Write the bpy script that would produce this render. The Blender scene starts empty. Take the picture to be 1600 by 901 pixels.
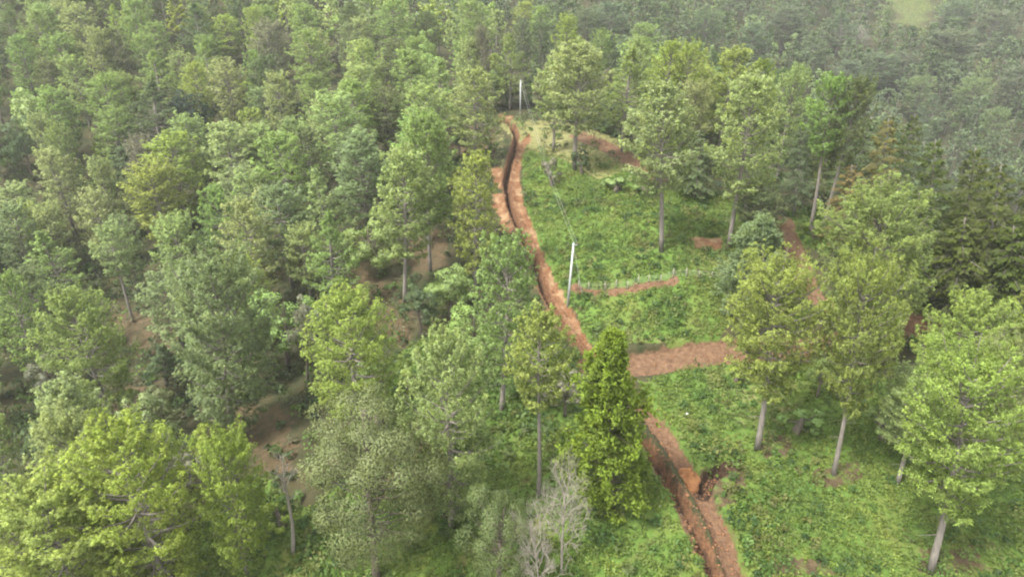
import bpy, math, random
import numpy as np
from mathutils import Vector, Matrix

S = bpy.context.scene
COL = S.collection
R = math.radians
rng = np.random.default_rng(7)
random.seed(7)

# ------------------------------------------------------------------ camera
F = 1142.0; PITCH = 29.0; CZ = 48.0
cam = bpy.data.cameras.new('camera')
cam.sensor_width = 36.0; cam.lens = F / 1600 * 36.0
cam.clip_start = 0.5; cam.clip_end = 4000
camo = bpy.data.objects.new('camera', cam); COL.objects.link(camo)
camo.location = (0, 0, CZ); camo.rotation_euler = (R(90 - PITCH), 0, 0)
S.camera = camo

# ------------------------------------------------------------------ light: thin bright overcast
SUN_EL, SUN_AZ = 58.0, -125.0     # azimuth from +Y, clockwise; light comes from behind and left
world = bpy.data.worlds.new('World'); S.world = world; world.use_nodes = True
wn = world.node_tree; wn.nodes.clear()
wo = wn.nodes.new('ShaderNodeOutputWorld'); bg = wn.nodes.new('ShaderNodeBackground')
sky = wn.nodes.new('ShaderNodeTexSky'); sky.sky_type = 'NISHITA'; sky.sun_disc = False
sky.sun_elevation = R(SUN_EL); sky.sun_rotation = R(SUN_AZ)
sky.air_density = 1.0; sky.dust_density = 4.0; sky.ozone_density = 1.0
mx = wn.nodes.new('ShaderNodeMix'); mx.data_type = 'RGBA'; mx.inputs[0].default_value = 0.62
mx.inputs[7].default_value = (9.5, 9.3, 8.5, 1)        # pale even cloud veil over the blue
wn.links.new(sky.outputs[0], mx.inputs[6]); wn.links.new(mx.outputs[2], bg.inputs[0])
bg.inputs[1].default_value = 0.10
wn.links.new(bg.outputs[0], wo.inputs[0])
sun = bpy.data.lights.new('sun', 'SUN'); sun.energy = 2.4; sun.angle = R(10); sun.color = (1.0, 0.96, 0.88)
suno = bpy.data.objects.new('sun', sun); COL.objects.link(suno)
a, e = R(SUN_AZ), R(SUN_EL)
sdir = Vector((math.sin(a) * math.cos(e), math.cos(a) * math.cos(e), math.sin(e)))
suno.rotation_euler = sdir.to_track_quat('Z', 'Y').to_euler()
suno.location = (0, 0, 120)
S.view_settings.view_transform = 'Standard'; S.view_settings.look = 'None'
S.view_settings.gamma = 1.0; S.view_settings.exposure = 2.06
S.render.engine = 'CYCLES'
S.cycles.max_bounces = 5; S.cycles.diffuse_bounces = 3; S.cycles.transmission_bounces = 2
S.cycles.volume_bounces = 1; S.cycles.use_denoising = True
S.cycles.pixel_filter_type = 'BLACKMAN_HARRIS'; S.cycles.filter_width = 2.1
HAZE_DENSITY = 0.00018

# ------------------------------------------------------------------ helpers
def unit(v):
    return v / np.maximum(np.linalg.norm(v, axis=-1, keepdims=True), 1e-9)

def hash2(ix, iy, seed):
    n = (ix.astype(np.int64) * 374761393 + iy.astype(np.int64) * 668265263 + seed * 1274126177) & 0xffffffff
    n = ((n ^ (n >> 13)) * 1274126177) & 0xffffffff
    return ((n ^ (n >> 16)) & 0xffff) / 65535.0

def vnoise(x, y, seed=0):
    ix, iy = np.floor(x), np.floor(y); fx, fy = x - ix, y - iy
    fx = fx * fx * (3 - 2 * fx); fy = fy * fy * (3 - 2 * fy)
    a = hash2(ix, iy, seed); b = hash2(ix + 1, iy, seed); c = hash2(ix, iy + 1, seed); d = hash2(ix + 1, iy + 1, seed)
    return (a * (1 - fx) + b * fx) * (1 - fy) + (c * (1 - fx) + d * fx) * fy

def fbm(x, y, seed=0, o=4):
    s = 0; am = 0.5
    for k in range(o):
        s = s + am * (vnoise(x * 2 ** k, y * 2 ** k, seed + k * 17) - 0.5); am *= 0.5
    return s

def sstep(a, b, x):
    t = np.clip((x - a) / (b - a), 0, 1); return t * t * (3 - 2 * t)

def make_mesh(name, v, faces, mats, mi=None, smooth=False, tone=None, tint=None, nor=None):
    """faces: list of (n,k) int arrays"""
    me = bpy.data.meshes.new(name)
    v = np.asarray(v, dtype=np.float32)
    me.vertices.add(len(v)); me.vertices.foreach_set('co', v.ravel())
    faces = [f for f in faces if len(f)]
    loops = np.concatenate([f.ravel() for f in faces]).astype(np.int32)
    ks = np.concatenate([np.full(len(f), f.shape[1]) for f in faces])
    st = np.concatenate([[0], np.cumsum(ks)[:-1]]).astype(np.int32)
    me.loops.add(len(loops)); me.loops.foreach_set('vertex_index', loops)
    me.polygons.add(len(ks)); me.polygons.foreach_set('loop_start', st); me.polygons.foreach_set('loop_total', ks.astype(np.int32))
    for m in (mats if isinstance(mats, (list, tuple)) else [mats]): me.materials.append(m)
    if mi is not None: me.polygons.foreach_set('material_index', np.asarray(mi, dtype=np.int32))
    me.polygons.foreach_set('use_smooth', np.full(len(ks), smooth))
    if tone is not None:
        at = me.attributes.new('tone', 'FLOAT', 'POINT'); at.data.foreach_set('value', np.asarray(tone, dtype=np.float32))
    if tint is not None:
        at = me.attributes.new('tint', 'FLOAT_COLOR', 'POINT')
        at.data.foreach_set('color', np.asarray(tint, dtype=np.float32).ravel())
    me.update(calc_edges=True); me.validate()
    if nor is not None:
        me.polygons.foreach_set('use_smooth', np.full(len(ks), True))
        me.normals_split_custom_set_from_vertices(np.asarray(nor, dtype=np.float32))
    return me

class MB:
    """collects vertices and quads / triangles"""
    def __init__(s): s.v = []; s.q = []; s.t = []; s.tone = []; s.nor = []; s.n = 0
    def add(s, v, q=None, t=None, tone=None, nor=None):
        v = np.asarray(v, float).reshape(-1, 3); s.nor.append(np.zeros_like(v) if nor is None else nor)
        if q is not None and len(q): s.q.append(np.asarray(q) + s.n)
        if t is not None and len(t): s.t.append(np.asarray(t) + s.n)
        s.v.append(v); s.tone.append(np.full(len(v), .5) if tone is None else np.asarray(tone, float)); s.n += len(v)
    def tube(s, pts, rad, k=5, cap=True):
        pts = np.asarray(pts, float); n = len(pts); rad = np.broadcast_to(rad, n)
        d = np.gradient(pts, axis=0); d = unit(d)
        up = np.array([0, 0, 1.]) if abs(d[0][2]) < .9 else np.array([1., 0, 0])
        a1 = unit(np.cross(d, up)); a2 = np.cross(d, a1)
        th = np.arange(k) / k * 2 * np.pi
        ring = pts[:, None] + rad[:, None, None] * (np.cos(th)[None, :, None] * a1[:, None] + np.sin(th)[None, :, None] * a2[:, None])
        q = []
        for i in range(n - 1):
            for j in range(k):
                q.append((i * k + j, i * k + (j + 1) % k, (i + 1) * k + (j + 1) % k, (i + 1) * k + j))
        vv = ring.reshape(-1, 3); t = []
        if cap:
            vv = np.vstack([vv, pts[-1:], pts[:1]]); c = n * k
            t = [((n - 1) * k + j, (n - 1) * k + (j + 1) % k, c) for j in range(k)] + [((j + 1) % k, j, c + 1) for j in range(k)]
        s.add(vv, q, t)
    def box(s, c, sz, rz=0):
        x, y, z = [w / 2 for w in sz]
        v = np.array([(sx * x, sy * y, sz_ * z) for sx in (-1, 1) for sy in (-1, 1) for sz_ in (-1, 1)], float)
        cr, sr = math.cos(rz), math.sin(rz)
        v = np.stack([v[:, 0] * cr - v[:, 1] * sr, v[:, 0] * sr + v[:, 1] * cr, v[:, 2]], 1) + np.array(c)
        s.add(v, [(0, 1, 3, 2), (4, 6, 7, 5), (0, 4, 5, 1), (2, 3, 7, 6), (0, 2, 6, 4), (1, 5, 7, 3)])
    def arrays(s):
        v = np.vstack(s.v); q = np.vstack(s.q) if s.q else np.zeros((0, 4), int); t = np.vstack(s.t) if s.t else np.zeros((0, 3), int)
        return v, q, t, np.concatenate(s.tone)
    def mesh(s, name, mat, smooth=False):
        v, q, t, tone = s.arrays(); nor = np.vstack(s.nor)
        return make_mesh(name, v, [q, t], mat, smooth=smooth, tone=tone, nor=nor if np.abs(nor).max() > 0 else None)

def link(name, data, parent=None, loc=None, **props):
    o = bpy.data.objects.new(name, data); COL.objects.link(o)
    if parent is not None: o.parent = parent
    if loc is not None: o.location = loc
    for k, val in props.items(): o[k] = val
    return o

def tuft_quads(c, d, size, nb, r, wid=.17, spread=.8):
    """N tufts of nb needle fans each: kites radiating from each centre"""
    N = len(c)
    di = unit(d[:, None] * .75 + r.normal(size=(N, nb, 3)) * spread)
    sd = unit(np.cross(di, r.normal(size=(N, nb, 3))))
    L = (size * np.ones(N))[:, None, None] * r.uniform(.7, 1.1, (N, nb, 1))
    c = c[:, None]
    p = np.stack([c + di * L * .05, c + di * L * .62 + sd * L * wid, c + di * L + np.array([0, 0, -.08]) * L, c + di * L * .62 - sd * L * wid], 2)
    tone = np.repeat(r.uniform(0, 1, N), nb * 4)
    g = np.cross(p[:, :, 1] - p[:, :, 0], p[:, :, 2] - p[:, :, 0]); fl = g[..., 2] < 0     # upper side of every fan faces up
    p[fl] = p[fl][:, ::-1]
    q = np.arange(N * nb * 4).reshape(-1, 4)
    nor = unit(unit(p - c[:, :, None]) * .8 + d[:, None, None] * .55 + r.normal(size=(N, nb, 1, 3)) * .22)
    return p.reshape(-1, 3), q, tone, nor.reshape(-1, 3)

def leaf_quads(p, n, size, r, jit=.6, asp=.7):
    N = len(p)
    n = unit(n + r.normal(size=(N, 3)) * jit)
    a1 = unit(np.cross(n, r.normal(size=(N, 3)))); a2 = np.cross(n, a1)
    s = (size * r.uniform(.7, 1.3, N))[:, None]
    v = np.stack([p - a1 * s, p - a2 * s * asp, p + a1 * s, p + a2 * s * asp], 1)   # wound so that the outer side faces along n
    return v.reshape(-1, 3), np.arange(N * 4).reshape(-1, 4)

# ------------------------------------------------------------------ materials
def new_mat(name):
    m = bpy.data.materials.new(name); m.use_nodes = True; nt = m.node_tree; nt.nodes.clear()
    return m, nt, nt.nodes.new, nt.links.new

def foliage_mat(name, use_tint=False, transl=.42, lo=.62, hi=1.35, warm=(1.12, 1.05, .70)):
    m, nt, N, L = new_mat(name)
    out = N('ShaderNodeOutputMaterial'); pr = N('ShaderNodeBsdfPrincipled'); tr = N('ShaderNodeBsdfTranslucent'); ms = N('ShaderNodeMixShader')
    pr.inputs['Roughness'].default_value = .6; pr.inputs['Specular IOR Level'].default_value = .3
    if use_tint:
        src = N('ShaderNodeAttribute'); src.attribute_name = 'tint'; cs = src.outputs['Color']
    else:
        src = N('ShaderNodeObjectInfo'); cs = src.outputs['Color']
    at = N('ShaderNodeAttribute'); at.attribute_name = 'tone'
    mr = N('ShaderNodeMapRange'); mr.inputs[3].default_value = lo; mr.inputs[4].default_value = hi
    L(at.outputs['Fac'], mr.inputs[0])
    sc = N('ShaderNodeVectorMath'); sc.operation = 'SCALE'; L(cs, sc.inputs[0]); L(mr.outputs[0], sc.inputs['Scale'])
    # a few clumps turn yellower
    tc = N('ShaderNodeTexCoord'); no = N('ShaderNodeTexNoise'); no.inputs['Scale'].default_value = .55; no.inputs['Detail'].default_value = 2
    L(tc.outputs['Object'], no.inputs['Vector'])
    rp = N('ShaderNodeMapRange'); rp.inputs[1].default_value = .45; rp.inputs[2].default_value = .75; rp.inputs[4].default_value = .6
    L(no.outputs[0], rp.inputs[0])
    wm = N('ShaderNodeVectorMath'); wm.operation = 'MULTIPLY'; wm.inputs[1].default_value = warm; L(sc.outputs[0], wm.inputs[0])
    mc = N('ShaderNodeMix'); mc.data_type = 'RGBA'; L(rp.outputs[0], mc.inputs[0]); L(sc.outputs[0], mc.inputs[6]); L(wm.outputs[0], mc.inputs[7])
    L(mc.outputs[2], pr.inputs['Base Color'])
    tv = N('ShaderNodeVectorMath'); tv.operation = 'MULTIPLY'; tv.inputs[1].default_value = (1.15, 1.2, .7); L(mc.outputs[2], tv.inputs[0])
    L(tv.outputs[0], tr.inputs['Color'])
    ms.inputs[0].default_value = transl
    L(pr.outputs[0], ms.inputs[1]); L(tr.outputs[0], ms.inputs[2]); L(ms.outputs[0], out.inputs[0])
    return m

def rough_mat(name, c1, c2, scale=3., rough=.9, stretch=(1, 1, 1), bump=.3, spec=.2):
    m, nt, N, L = new_mat(name)
    out = N('ShaderNodeOutputMaterial'); pr = N('ShaderNodeBsdfPrincipled')
    pr.inputs['Roughness'].default_value = rough; pr.inputs['Specular IOR Level'].default_value = spec
    tc = N('ShaderNodeTexCoord'); mp = N('ShaderNodeMapping'); mp.inputs['Scale'].default_value = stretch
    no = N('ShaderNodeTexNoise'); no.inputs['Scale'].default_value = scale; no.inputs['Detail'].default_value = 6
    L(tc.outputs['Object'], mp.inputs[0]); L(mp.outputs[0], no.inputs['Vector'])
    mr = N('ShaderNodeMapRange'); mr.inputs[1].default_value = .3; mr.inputs[2].default_value = .7; L(no.outputs[0], mr.inputs[0])
    mc = N('ShaderNodeMix'); mc.data_type = 'RGBA'; mc.inputs[6].default_value = (*c1, 1); mc.inputs[7].default_value = (*c2, 1)
    L(mr.outputs[0], mc.inputs[0]); L(mc.outputs[2], pr.inputs['Base Color'])
    bp = N('ShaderNodeBump'); bp.inputs['Strength'].default_value = bump; L(no.outputs[0], bp.inputs['Height']); L(bp.outputs[0], pr.inputs['Normal'])
    L(pr.outputs[0], out.inputs[0])
    return m

M_NEEDLE = foliage_mat('pine_needles')
M_LEAF = foliage_mat('broad_leaves', transl=.35, lo=.78, hi=1.18)
M_FAR = foliage_mat('mixed_foliage', use_tint=True)
M_BARK = rough_mat('pine_bark', (.11, .10, .088), (.20, .18, .16), 2.5, stretch=(3, 3, .6))
M_PALEBARK = rough_mat('weathered_wood', (.14, .125, .105), (.23, .21, .18), 3., stretch=(3, 3, .6))
M_DARKBARK = rough_mat('dark_bark', (.06, .05, .04), (.13, .11, .09), 3., stretch=(3, 3, .6))
M_CONC = rough_mat('grey_concrete', (.32, .34, .35), (.41, .43, .44), 6., rough=.7)
M_WIRE = rough_mat('galvanised_wire', (.35, .36, .37), (.45, .46, .47), 20., rough=.5)
M_INS = rough_mat('brown_porcelain', (.10, .05, .03), (.14, .07, .04), 5., rough=.3, spec=.5)
M_POST = rough_mat('fence_wood', (.17, .15, .12), (.27, .25, .20), 8.)
M_SOIL = rough_mat('orange_subsoil', (.13, .055, .022), (.24, .115, .05), 1.6, bump=.6)
M_WHITE = rough_mat('white_plastic', (.45, .47, .48), (.55, .56, .56), 4., rough=.4)
M_BLUE = rough_mat('dark_blue_tarp', (.012, .02, .06), (.03, .045, .11), 2., rough=.5)

# ------------------------------------------------------------------ terrain height
CP = np.array([
 (17,39,-.3),(12,60,0),(9.6,74,0),(7.3,82,.8),(3,105,2),(0,125,3),(1,150,3.6),(2,168,4),
 (20,72,-.5),(22,85,3.4),(25,110,5),(20,140,4.6),(32,95,4),(42,93,2),(42,80,0),(60,74,-1),(60,95,-1),
 (30,60,-1.5),(35,45,-4),(45,55,-3),(30,35,-4),(60,50,-6),(20,25,-3),(0,20,-5),
 (70,120,-6),(50,130,1),(60,150,-5),(90,100,-13),(100,140,-26),(120,200,-46),(80,190,-22),(150,120,-38),(90,60,-14),
 (100,260,-38),(118,315,-24),(153,225,-46),(294,448,0),(225,425,-12),(75,290,-18),(250,600,60),(180,300,-32),(160,360,-20),(260,340,-15),(110,400,5),
 (0,200,1),(0,235,-3),(30,190,0),(30,240,-10),(0,300,-5),(0,360,12),(0,450,55),
 (-100,200,0),(-100,260,14),(-100,330,42),(-200,200,10),(-200,300,50),(-250,150,0),(-50,260,4),(-50,330,22),
 (-30,40,-8),(-20,60,-4),(-10,50,-2),(-40,80,-11),(-62,99,-15),(-20,90,-5),(-20,120,-2),(-30,150,-3),(-60,140,-12),
 (-90,120,-17),(-100,160,-8),(-60,60,-14),(-80,40,-15),(-120,80,-18),(-60,180,-3),(-40,200,0),(-160,120,-12),(-30,15,-9),
 (-300,-80,-25),(300,-80,-45),(0,-80,-5),(0,0,-5),(300,150,-50),(-450,300,65),(400,300,0),(450,650,70),(0,600,80),(-400,600,90),(200,800,80),(-450,0,0),(480,0,-45)], float)
SC = 100.0
def _phi(r2): return np.sqrt(r2 + .02)          # multiquadric, linear far away
_P = CP[:, :2] / SC; _n = len(CP)
_A = np.zeros((_n + 3, _n + 3))
_A[:_n, :_n] = _phi(((_P[:, None] - _P[None]) ** 2).sum(-1)) - 1e-3 * np.eye(_n)
_A[:_n, _n] = 1; _A[:_n, _n + 1:] = _P; _A[_n:, :_n] = _A[:_n, _n:].T
_W = np.linalg.solve(_A, np.concatenate([CP[:, 2], np.zeros(3)]))
def base_h(x, y):
    x = np.asarray(x, float); y = np.asarray(y, float); sh = x.shape
    q = np.stack([x.ravel(), y.ravel()], 1) / SC; out = np.empty(len(q))
    for i in range(0, len(q), 40000):
        b = q[i:i + 40000]
        out[i:i + 40000] = _phi(((b[:, None] - _P[None]) ** 2).sum(-1)) @ _W[:_n] + _W[_n] + b @ _W[_n + 1:]
    return out.reshape(sh)

cp_, sp_ = math.cos(R(PITCH)), math.sin(R(PITCH))
def ray(u, v):
    yv = (450.5 - v) / F
    return np.array([(u - 800) / F, cp_ + yv * sp_, -sp_ + yv * cp_])
_T = np.arange(25, 900, .4)
def hit(u, v, H=0.):
    """where the line of sight through a spot of the photograph meets the ground (or H metres above it)"""
    d = ray(u, v); x = d[0] * _T; y = d[1] * _T; z = CZ + d[2] * _T
    g = base_h(x, y) + H
    k = np.argmax(z < g)
    if z[k] >= g[k]: k = len(_T) - 1
    return x[k], y[k], z[k] - H, _T[k]
def proj(x, y, z):
    z = np.asarray(z) - CZ
    de = np.asarray(y) * cp_ - z * sp_; up = np.asarray(y) * sp_ + z * cp_
    return 800 + F * np.asarray(x) / de, 450.5 - F * up / de, de
def poly_w(pts): return np.array([hit(u, v)[:2] for u, v in pts])
def seg_dist(x, y, pl):
    """distance to a polyline, with the signed side (+ = right of travel)"""
    best = np.full(x.shape, 1e9); side = np.zeros(x.shape); par = np.zeros(x.shape)
    for i in range(len(pl) - 1):
        a, b = pl[i], pl[i + 1]; d = b - a; l2 = (d ** 2).sum()
        t = np.clip(((x - a[0]) * d[0] + (y - a[1]) * d[1]) / l2, 0, 1)
        px, py = a[0] + t * d[0] - x, a[1] + t * d[1] - y
        dd = np.hypot(px, py); m = dd < best
        best[m] = dd[m]; side[m] = np.sign(d[1] * (x - a[0]) - d[0] * (y - a[1]))[m]; par[m] = ((i + t) / (len(pl) - 1))[m]
    return best, side, par
def in_poly(x, y, P):
    c = np.zeros(np.shape(x), bool); n = len(P)
    for i in range(n):
        x1, y1 = P[i]; x2, y2 = P[(i + 1) % n]
        if y1 == y2: continue
        k = ((y1 > y) != (y2 > y)) & (x < (x2 - x1) * (y - y1) / (y2 - y1) + x1); c ^= k
    return c

# lines traced on the ground (each becomes a place in the world)
TRENCH_UP = poly_w([(783,190),(799,197),(807,213),(801,240),(794,264),(790,288),(796,320),(808,350),(822,380),(835,408),(845,440),(860,475),(882,512),(905,545)])
TRENCH_SIDE = poly_w([(772,277),(782,281),(791,279)])
TRENCH_LOW = poly_w([(1001,688),(1018,712),(1045,755),(1066,790),(1088,832),(1118,901),(1135,940)])
TRENCH_LOW2 = poly_w([(1012,722),(1040,765),(1062,810),(1085,855),(1108,905)])
TRACK_UP = poly_w([(812,225),(806,250),(801,275),(806,312),(820,350),(836,400),(857,450),(884,496),(909,535),(930,560)])
TRACK_LOW = poly_w([(975,600),(1008,642),(1034,676),(1060,712),(1085,752),(1108,795),(1128,835),(1150,901),(1170,960)])
ROAD = poly_w([(930,575),(985,572),(1040,560),(1100,550),(1170,545),(1260,540),(1360,520),(1450,500),(1520,510),(1570,522),(1640,540)])
SIDE_CUT = poly_w([(1097,764),(1108,748),(1120,738),(1132,732)])
TERRACE = poly_w([(898,452),(940,456),(985,453),(1015,444),(1052,439)])
TOP_ROAD = poly_w([(905,212),(935,222),(965,236),(1000,258),(1030,280)])
RIGHT_ROAD = poly_w([(1225,345),(1240,380),(1252,412),(1262,440),(1285,468),(1340,500),(1450,500)])
SOILS = [poly_w(p) for p in (
 [(768,262),(782,262),(790,285),(785,300),(770,295)],[(770,300),(792,305),(800,345),(785,350),(768,325)],
 [(778,345),(800,350),(806,368),(785,365)],[(850,485),(880,495),(905,545),(880,520),(855,505)],
 [(775,180),(800,182),(806,190),(780,190)],[(826,205),(832,215),(826,228),(812,226)],
 [(1080,372),(1130,372),(1128,392),(1085,392)])]
LITTER = [poly_w(p) for p in (
 [(150,470),(180,465),(235,500),(290,520),(270,545),(215,560),(195,545),(165,545)],[(320,620),(450,640),(470,700),(455,745),(420,745),(380,700),(330,660)],
 [(560,395),(590,440),(650,470),(640,540),(615,545),(560,500),(520,450)],[(640,370),(700,360),(700,420),(640,430)],[(220,450),(300,440),(320,500),(240,500)],
 [(680,190),(775,200),(775,250),(690,240)],[(1270,730),(1340,725),(1360,750),(1300,765),(1265,760)],[(1200,868),(1290,872),(1330,901),(1200,901)],[(1440,862),(1530,858),(1560,901),(1440,901)],
 [(380,360),(480,340),(500,420),(400,430)],[(150,600),(220,590),(260,640),(170,650)],[(1085,740),(1160,720),(1170,790),(1120,800)],[(1180,690),(1230,670),(1240,710),(1190,715)],
 [(560,650),(700,700),(700,820),(540,760)],[(1540,495),(1600,512),(1600,560),(1555,540)],[(1440,485),(1475,485),(1470,505),(1440,505)])]
DRY = [poly_w(p) for p in (
 [(780,192),(870,190),(1000,225),(1000,262),(930,280),(880,250),(815,240)],[(1050,380),(1150,370),(1150,420),(1080,410)],
 [(1085,560),(1200,600),(1260,640),(1200,680),(1120,650)],[(700,200),(790,195),(785,330),(720,260)],[(960,522),(1110,530),(1110,540),(960,537)])]
GREEN = [poly_w(p) for p in (
 [(815,232),(900,245),(1000,262),(1100,300),(1160,320),(1160,480),(1120,540),(930,535),(880,470),(840,380),(818,300)],
 [(1000,600),(1110,565),(1230,560),(1420,600),(1600,700),(1640,980),(1150,960),(1110,800),(1050,700)],
 [(600,560),(700,520),(930,560),(1010,700),(1120,960),(300,960),(280,860),(400,740),(480,800),(600,700)],
 [(1225,330),(1330,350),(1300,400),(1250,380)])]
GLADE = poly_w([(1368,-20),(1475,-20),(1462,35),(1440,55),(1400,40)])

def masks(x, y):
    """what covers the ground at a place: soil, fresh orange soil, dry grass, litter, lush"""
    wx = x + fbm(x * .5, y * .5, 3) * 1.6; wy = y + fbm(x * .5, y * .5, 9) * 1.6
    out = {k: np.zeros(x.shape) for k in ('soil', 'orange', 'dry', 'litter', 'lush', 'dig', 'cut_dark')}
    near = (np.abs(x) < 130) & (y > 15) & (y < 460)
    def pm(key, P, val=1.):
        lo, hi = P.min(0) - 3, P.max(0) + 3
        k = (x > lo[0]) & (x < hi[0]) & (y > lo[1]) & (y < hi[1])
        if k.any():
            ins = in_poly(wx[k], wy[k], P); o = out[key]; o[k] = np.where(ins, np.maximum(o[k], val), o[k])
    for P in GREEN: pm('lush', P)
    pm('lush', GLADE, .5); pm('dry', GLADE, .3)
    for i_, P in enumerate(DRY): pm('dry', P, .8 if i_ == 0 else .38)
    for P in LITTER: pm('litter', P, .72)
    for P in SOILS: pm('orange', P, .9)
    for pl, w, key in ((TRACK_UP, 1.15, 'orange'), (TRACK_LOW, .95, 'soil'), (ROAD, 2.2, 'soil'), (TERRACE, .8, 'soil'), (TOP_ROAD, 2.0, 'soil'),
                       (RIGHT_ROAD, 1.5, 'soil'), (TRENCH_UP, .75, 'dig'), (TRENCH_SIDE, .5, 'dig'), (TRENCH_LOW, .6, 'dig'), (TRENCH_LOW2, .22, 'soil'), (SIDE_CUT, .8, 'cut_dark'), (TRENCH_LOW, .30, 'cut_dark'), (TRENCH_UP, .28, 'cut_dark'), (TRENCH_SIDE, .3, 'cut_dark')):
        lo, hi = pl.min(0) - 6, pl.max(0) + 6
        k = (x > lo[0]) & (x < hi[0]) & (y > lo[1]) & (y < hi[1])
        if k.any():
            d, _, _ = seg_dist(wx[k] * .3 + x[k] * .7, wy[k] * .3 + y[k] * .7, pl)
            m = 1 - sstep(w - .25, w + .35, d); out[key][k] = np.maximum(out[key][k], m)
    return out

def detail_h(x, y):
    """cuts and banks along the diggings"""
    z = np.zeros(x.shape)
    def band(pl, w, dep, edge=.3, one=False):
        lo, hi = pl.min(0) - w - 3, pl.max(0) + w + 3
        k = (x > lo[0]) & (x < hi[0]) & (y > lo[1]) & (y < hi[1])
        if not k.any(): return
        jx = x[k] + fbm(x[k] * 1.3, y[k] * 1.3, 21) * .3; jy = y[k] + fbm(x[k] * 1.3, y[k] * 1.3, 25) * .3
        d, s, t = seg_dist(jx, jy, pl)
        z[k] += -dep * (1 - sstep(w, w + edge, d)) * sstep(0, .06, t) * (1 - sstep(.97, 1, t))
    band(TRACK_UP, 1.1, .6, .3); band(TRACK_LOW, .9, .9, .25); band(ROAD, 2.1, .9, .4); band(TERRACE, .8, .6, .5)
    band(TOP_ROAD, 1.9, .3, .6); band(RIGHT_ROAD, 1.9, .5, .6); band(SIDE_CUT, .55, 1.3, .3)
    for pl, w, dep in ((TRENCH_UP, .30, 1.5), (TRENCH_SIDE, .3, 1.2), (TRENCH_LOW, .36, 1.6), (TRENCH_LOW2, .12, .4)):
        lo, hi = pl.min(0) - 4, pl.max(0) + 4
        k = (x > lo[0]) & (x < hi[0]) & (y > lo[1]) & (y < hi[1])
        jx = x[k] + fbm(x[k] * .8, y[k] * .8, 31) * .2; jy = y[k] + fbm(x[k] * .8, y[k] * .8, 35) * .2
        d, s, t = seg_dist(jx, jy, pl)
        z[k] += -dep * (1 - sstep(w, w + .22, d)) + (.35 if dep > .5 else .2) * np.exp(-((d - w - .5) / .35) ** 2) * (.6 + 1.2 * (fbm(x[k] * 1.5, y[k] * 1.5, 41) + .3))
    return z
def ground(x, y):
    x = np.atleast_1d(np.asarray(x, float)); y = np.atleast_1d(np.asarray(y, float))
    return base_h(x, y) + detail_h(x, y) + fbm(x * .12, y * .12, 51) * 1.0 + fbm(x * .9, y * .9, 55) * .25
def gz(x, y): return float(ground(x, y)[0])

def axis(lo, hi, a, b, st, grow=1.06):
    c = list(np.arange(a, b, st)); s = st; v = a; L_ = []
    while v > lo: s = min(s * grow, 14); v -= s; L_.append(v)
    s = st; v = c[-1]; U = []
    while v < hi: s = min(s * grow, 14); v += s; U.append(v)
    return np.array(L_[::-1] + c + U)
ax = axis(-520, 620, -12, 36, .24); ay = np.concatenate([axis(-120, 30, 30, 34, .3)[:-1][axis(-120, 30, 30, 34, .3)[:-1] < 34], axis(34, 900, 34, 112, .27, 1.03)[axis(34, 900, 34, 112, .27, 1.03) >= 34]])
ay = np.unique(np.round(ay, 3)); ay = ay[np.concatenate([[True], np.diff(ay) > .1])]
GX, GY = np.meshgrid(ax, ay); nx, ny = len(ax), len(ay)
gx, gy = GX.ravel(), GY.ravel()
gzv = ground(gx, gy)
mk = masks(gx, gy)
ii = (np.arange(ny - 1)[:, None] * nx + np.arange(nx - 1)[None]).ravel()
quads = np.stack([ii, ii + 1, ii + nx + 1, ii + nx], 1)

m, nt, N, L = new_mat('hillside_ground')
out = N('ShaderNodeOutputMaterial'); pr = N('ShaderNodeBsdfPrincipled'); pr.inputs['Roughness'].default_value = .95; pr.inputs['Specular IOR Level'].default_value = .15
tc = N('ShaderNodeTexCoord')
def noise(s, d=5, r=.6):
    n = N('ShaderNodeTexNoise'); n.inputs['Scale'].default_value = s; n.inputs['Detail'].default_value = d; n.inputs['Roughness'].default_value = r
    L(tc.outputs['Object'], n.inputs['Vector']); return n.outputs[0]
def mixc(f, a, b):
    n = N('ShaderNodeMix'); n.data_type = 'RGBA'
    L(f, n.inputs[0])
    for s_, c in ((6, a), (7, b)):
        if isinstance(c, tuple): n.inputs[s_].default_value = (*c, 1)
        else: L(c, n.inputs[s_])
    return n.outputs[2]
def rmap(s, a, b, lo=0., hi=1.):
    n = N('ShaderNodeMapRange'); n.inputs[1].default_value = a; n.inputs[2].default_value = b; n.inputs[3].default_value = lo; n.inputs[4].default_value = hi; L(s, n.inputs[0]); return n.outputs[0]
def attr(nm):
    n = N('ShaderNodeAttribute'); n.attribute_name = nm; return n.outputs['Fac']
def rough_mask(nm, amt=.5):
    n = N('ShaderNodeMath'); n.operation = 'ADD'; L(attr(nm), n.inputs[0])
    L(rmap(noise(1.1, 6), .3, .7, -amt, amt), n.inputs[1]); return rmap(n.outputs[0], .35, .75)
floor_c = mixc(rmap(noise(.35), .35, .65), (0.022, 0.030, 0.011), (0.050, 0.043, 0.022))
lush_c = mixc(rmap(noise(1.7), .3, .7), (0.050, 0.096, 0.017), (0.092, 0.145, 0.030))
lush_c = mixc(rmap(noise(.18, 3), .5, .68), lush_c, (.10, .12, .028))
lush_c = mixc(rmap(noise(.31, 5), .56, .70, 0, .75), lush_c, (.085, .065, .030))
dry_c = mixc(rmap(noise(2.2), .3, .7), (0.096, 0.114, 0.030), (0.180, 0.162, 0.078))
lit_c = mixc(rmap(noise(1.3), .3, .7), (0.044, 0.034, 0.018), (0.088, 0.062, 0.036))
soil_c = mixc(rmap(noise(1.8), .3, .7), (0.068, 0.037, 0.021), (0.150, 0.092, 0.056))
or_c0 = mixc(rmap(noise(.9), .3, .7), (0.085, 0.036, 0.017), (0.165, 0.088, 0.046))
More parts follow.
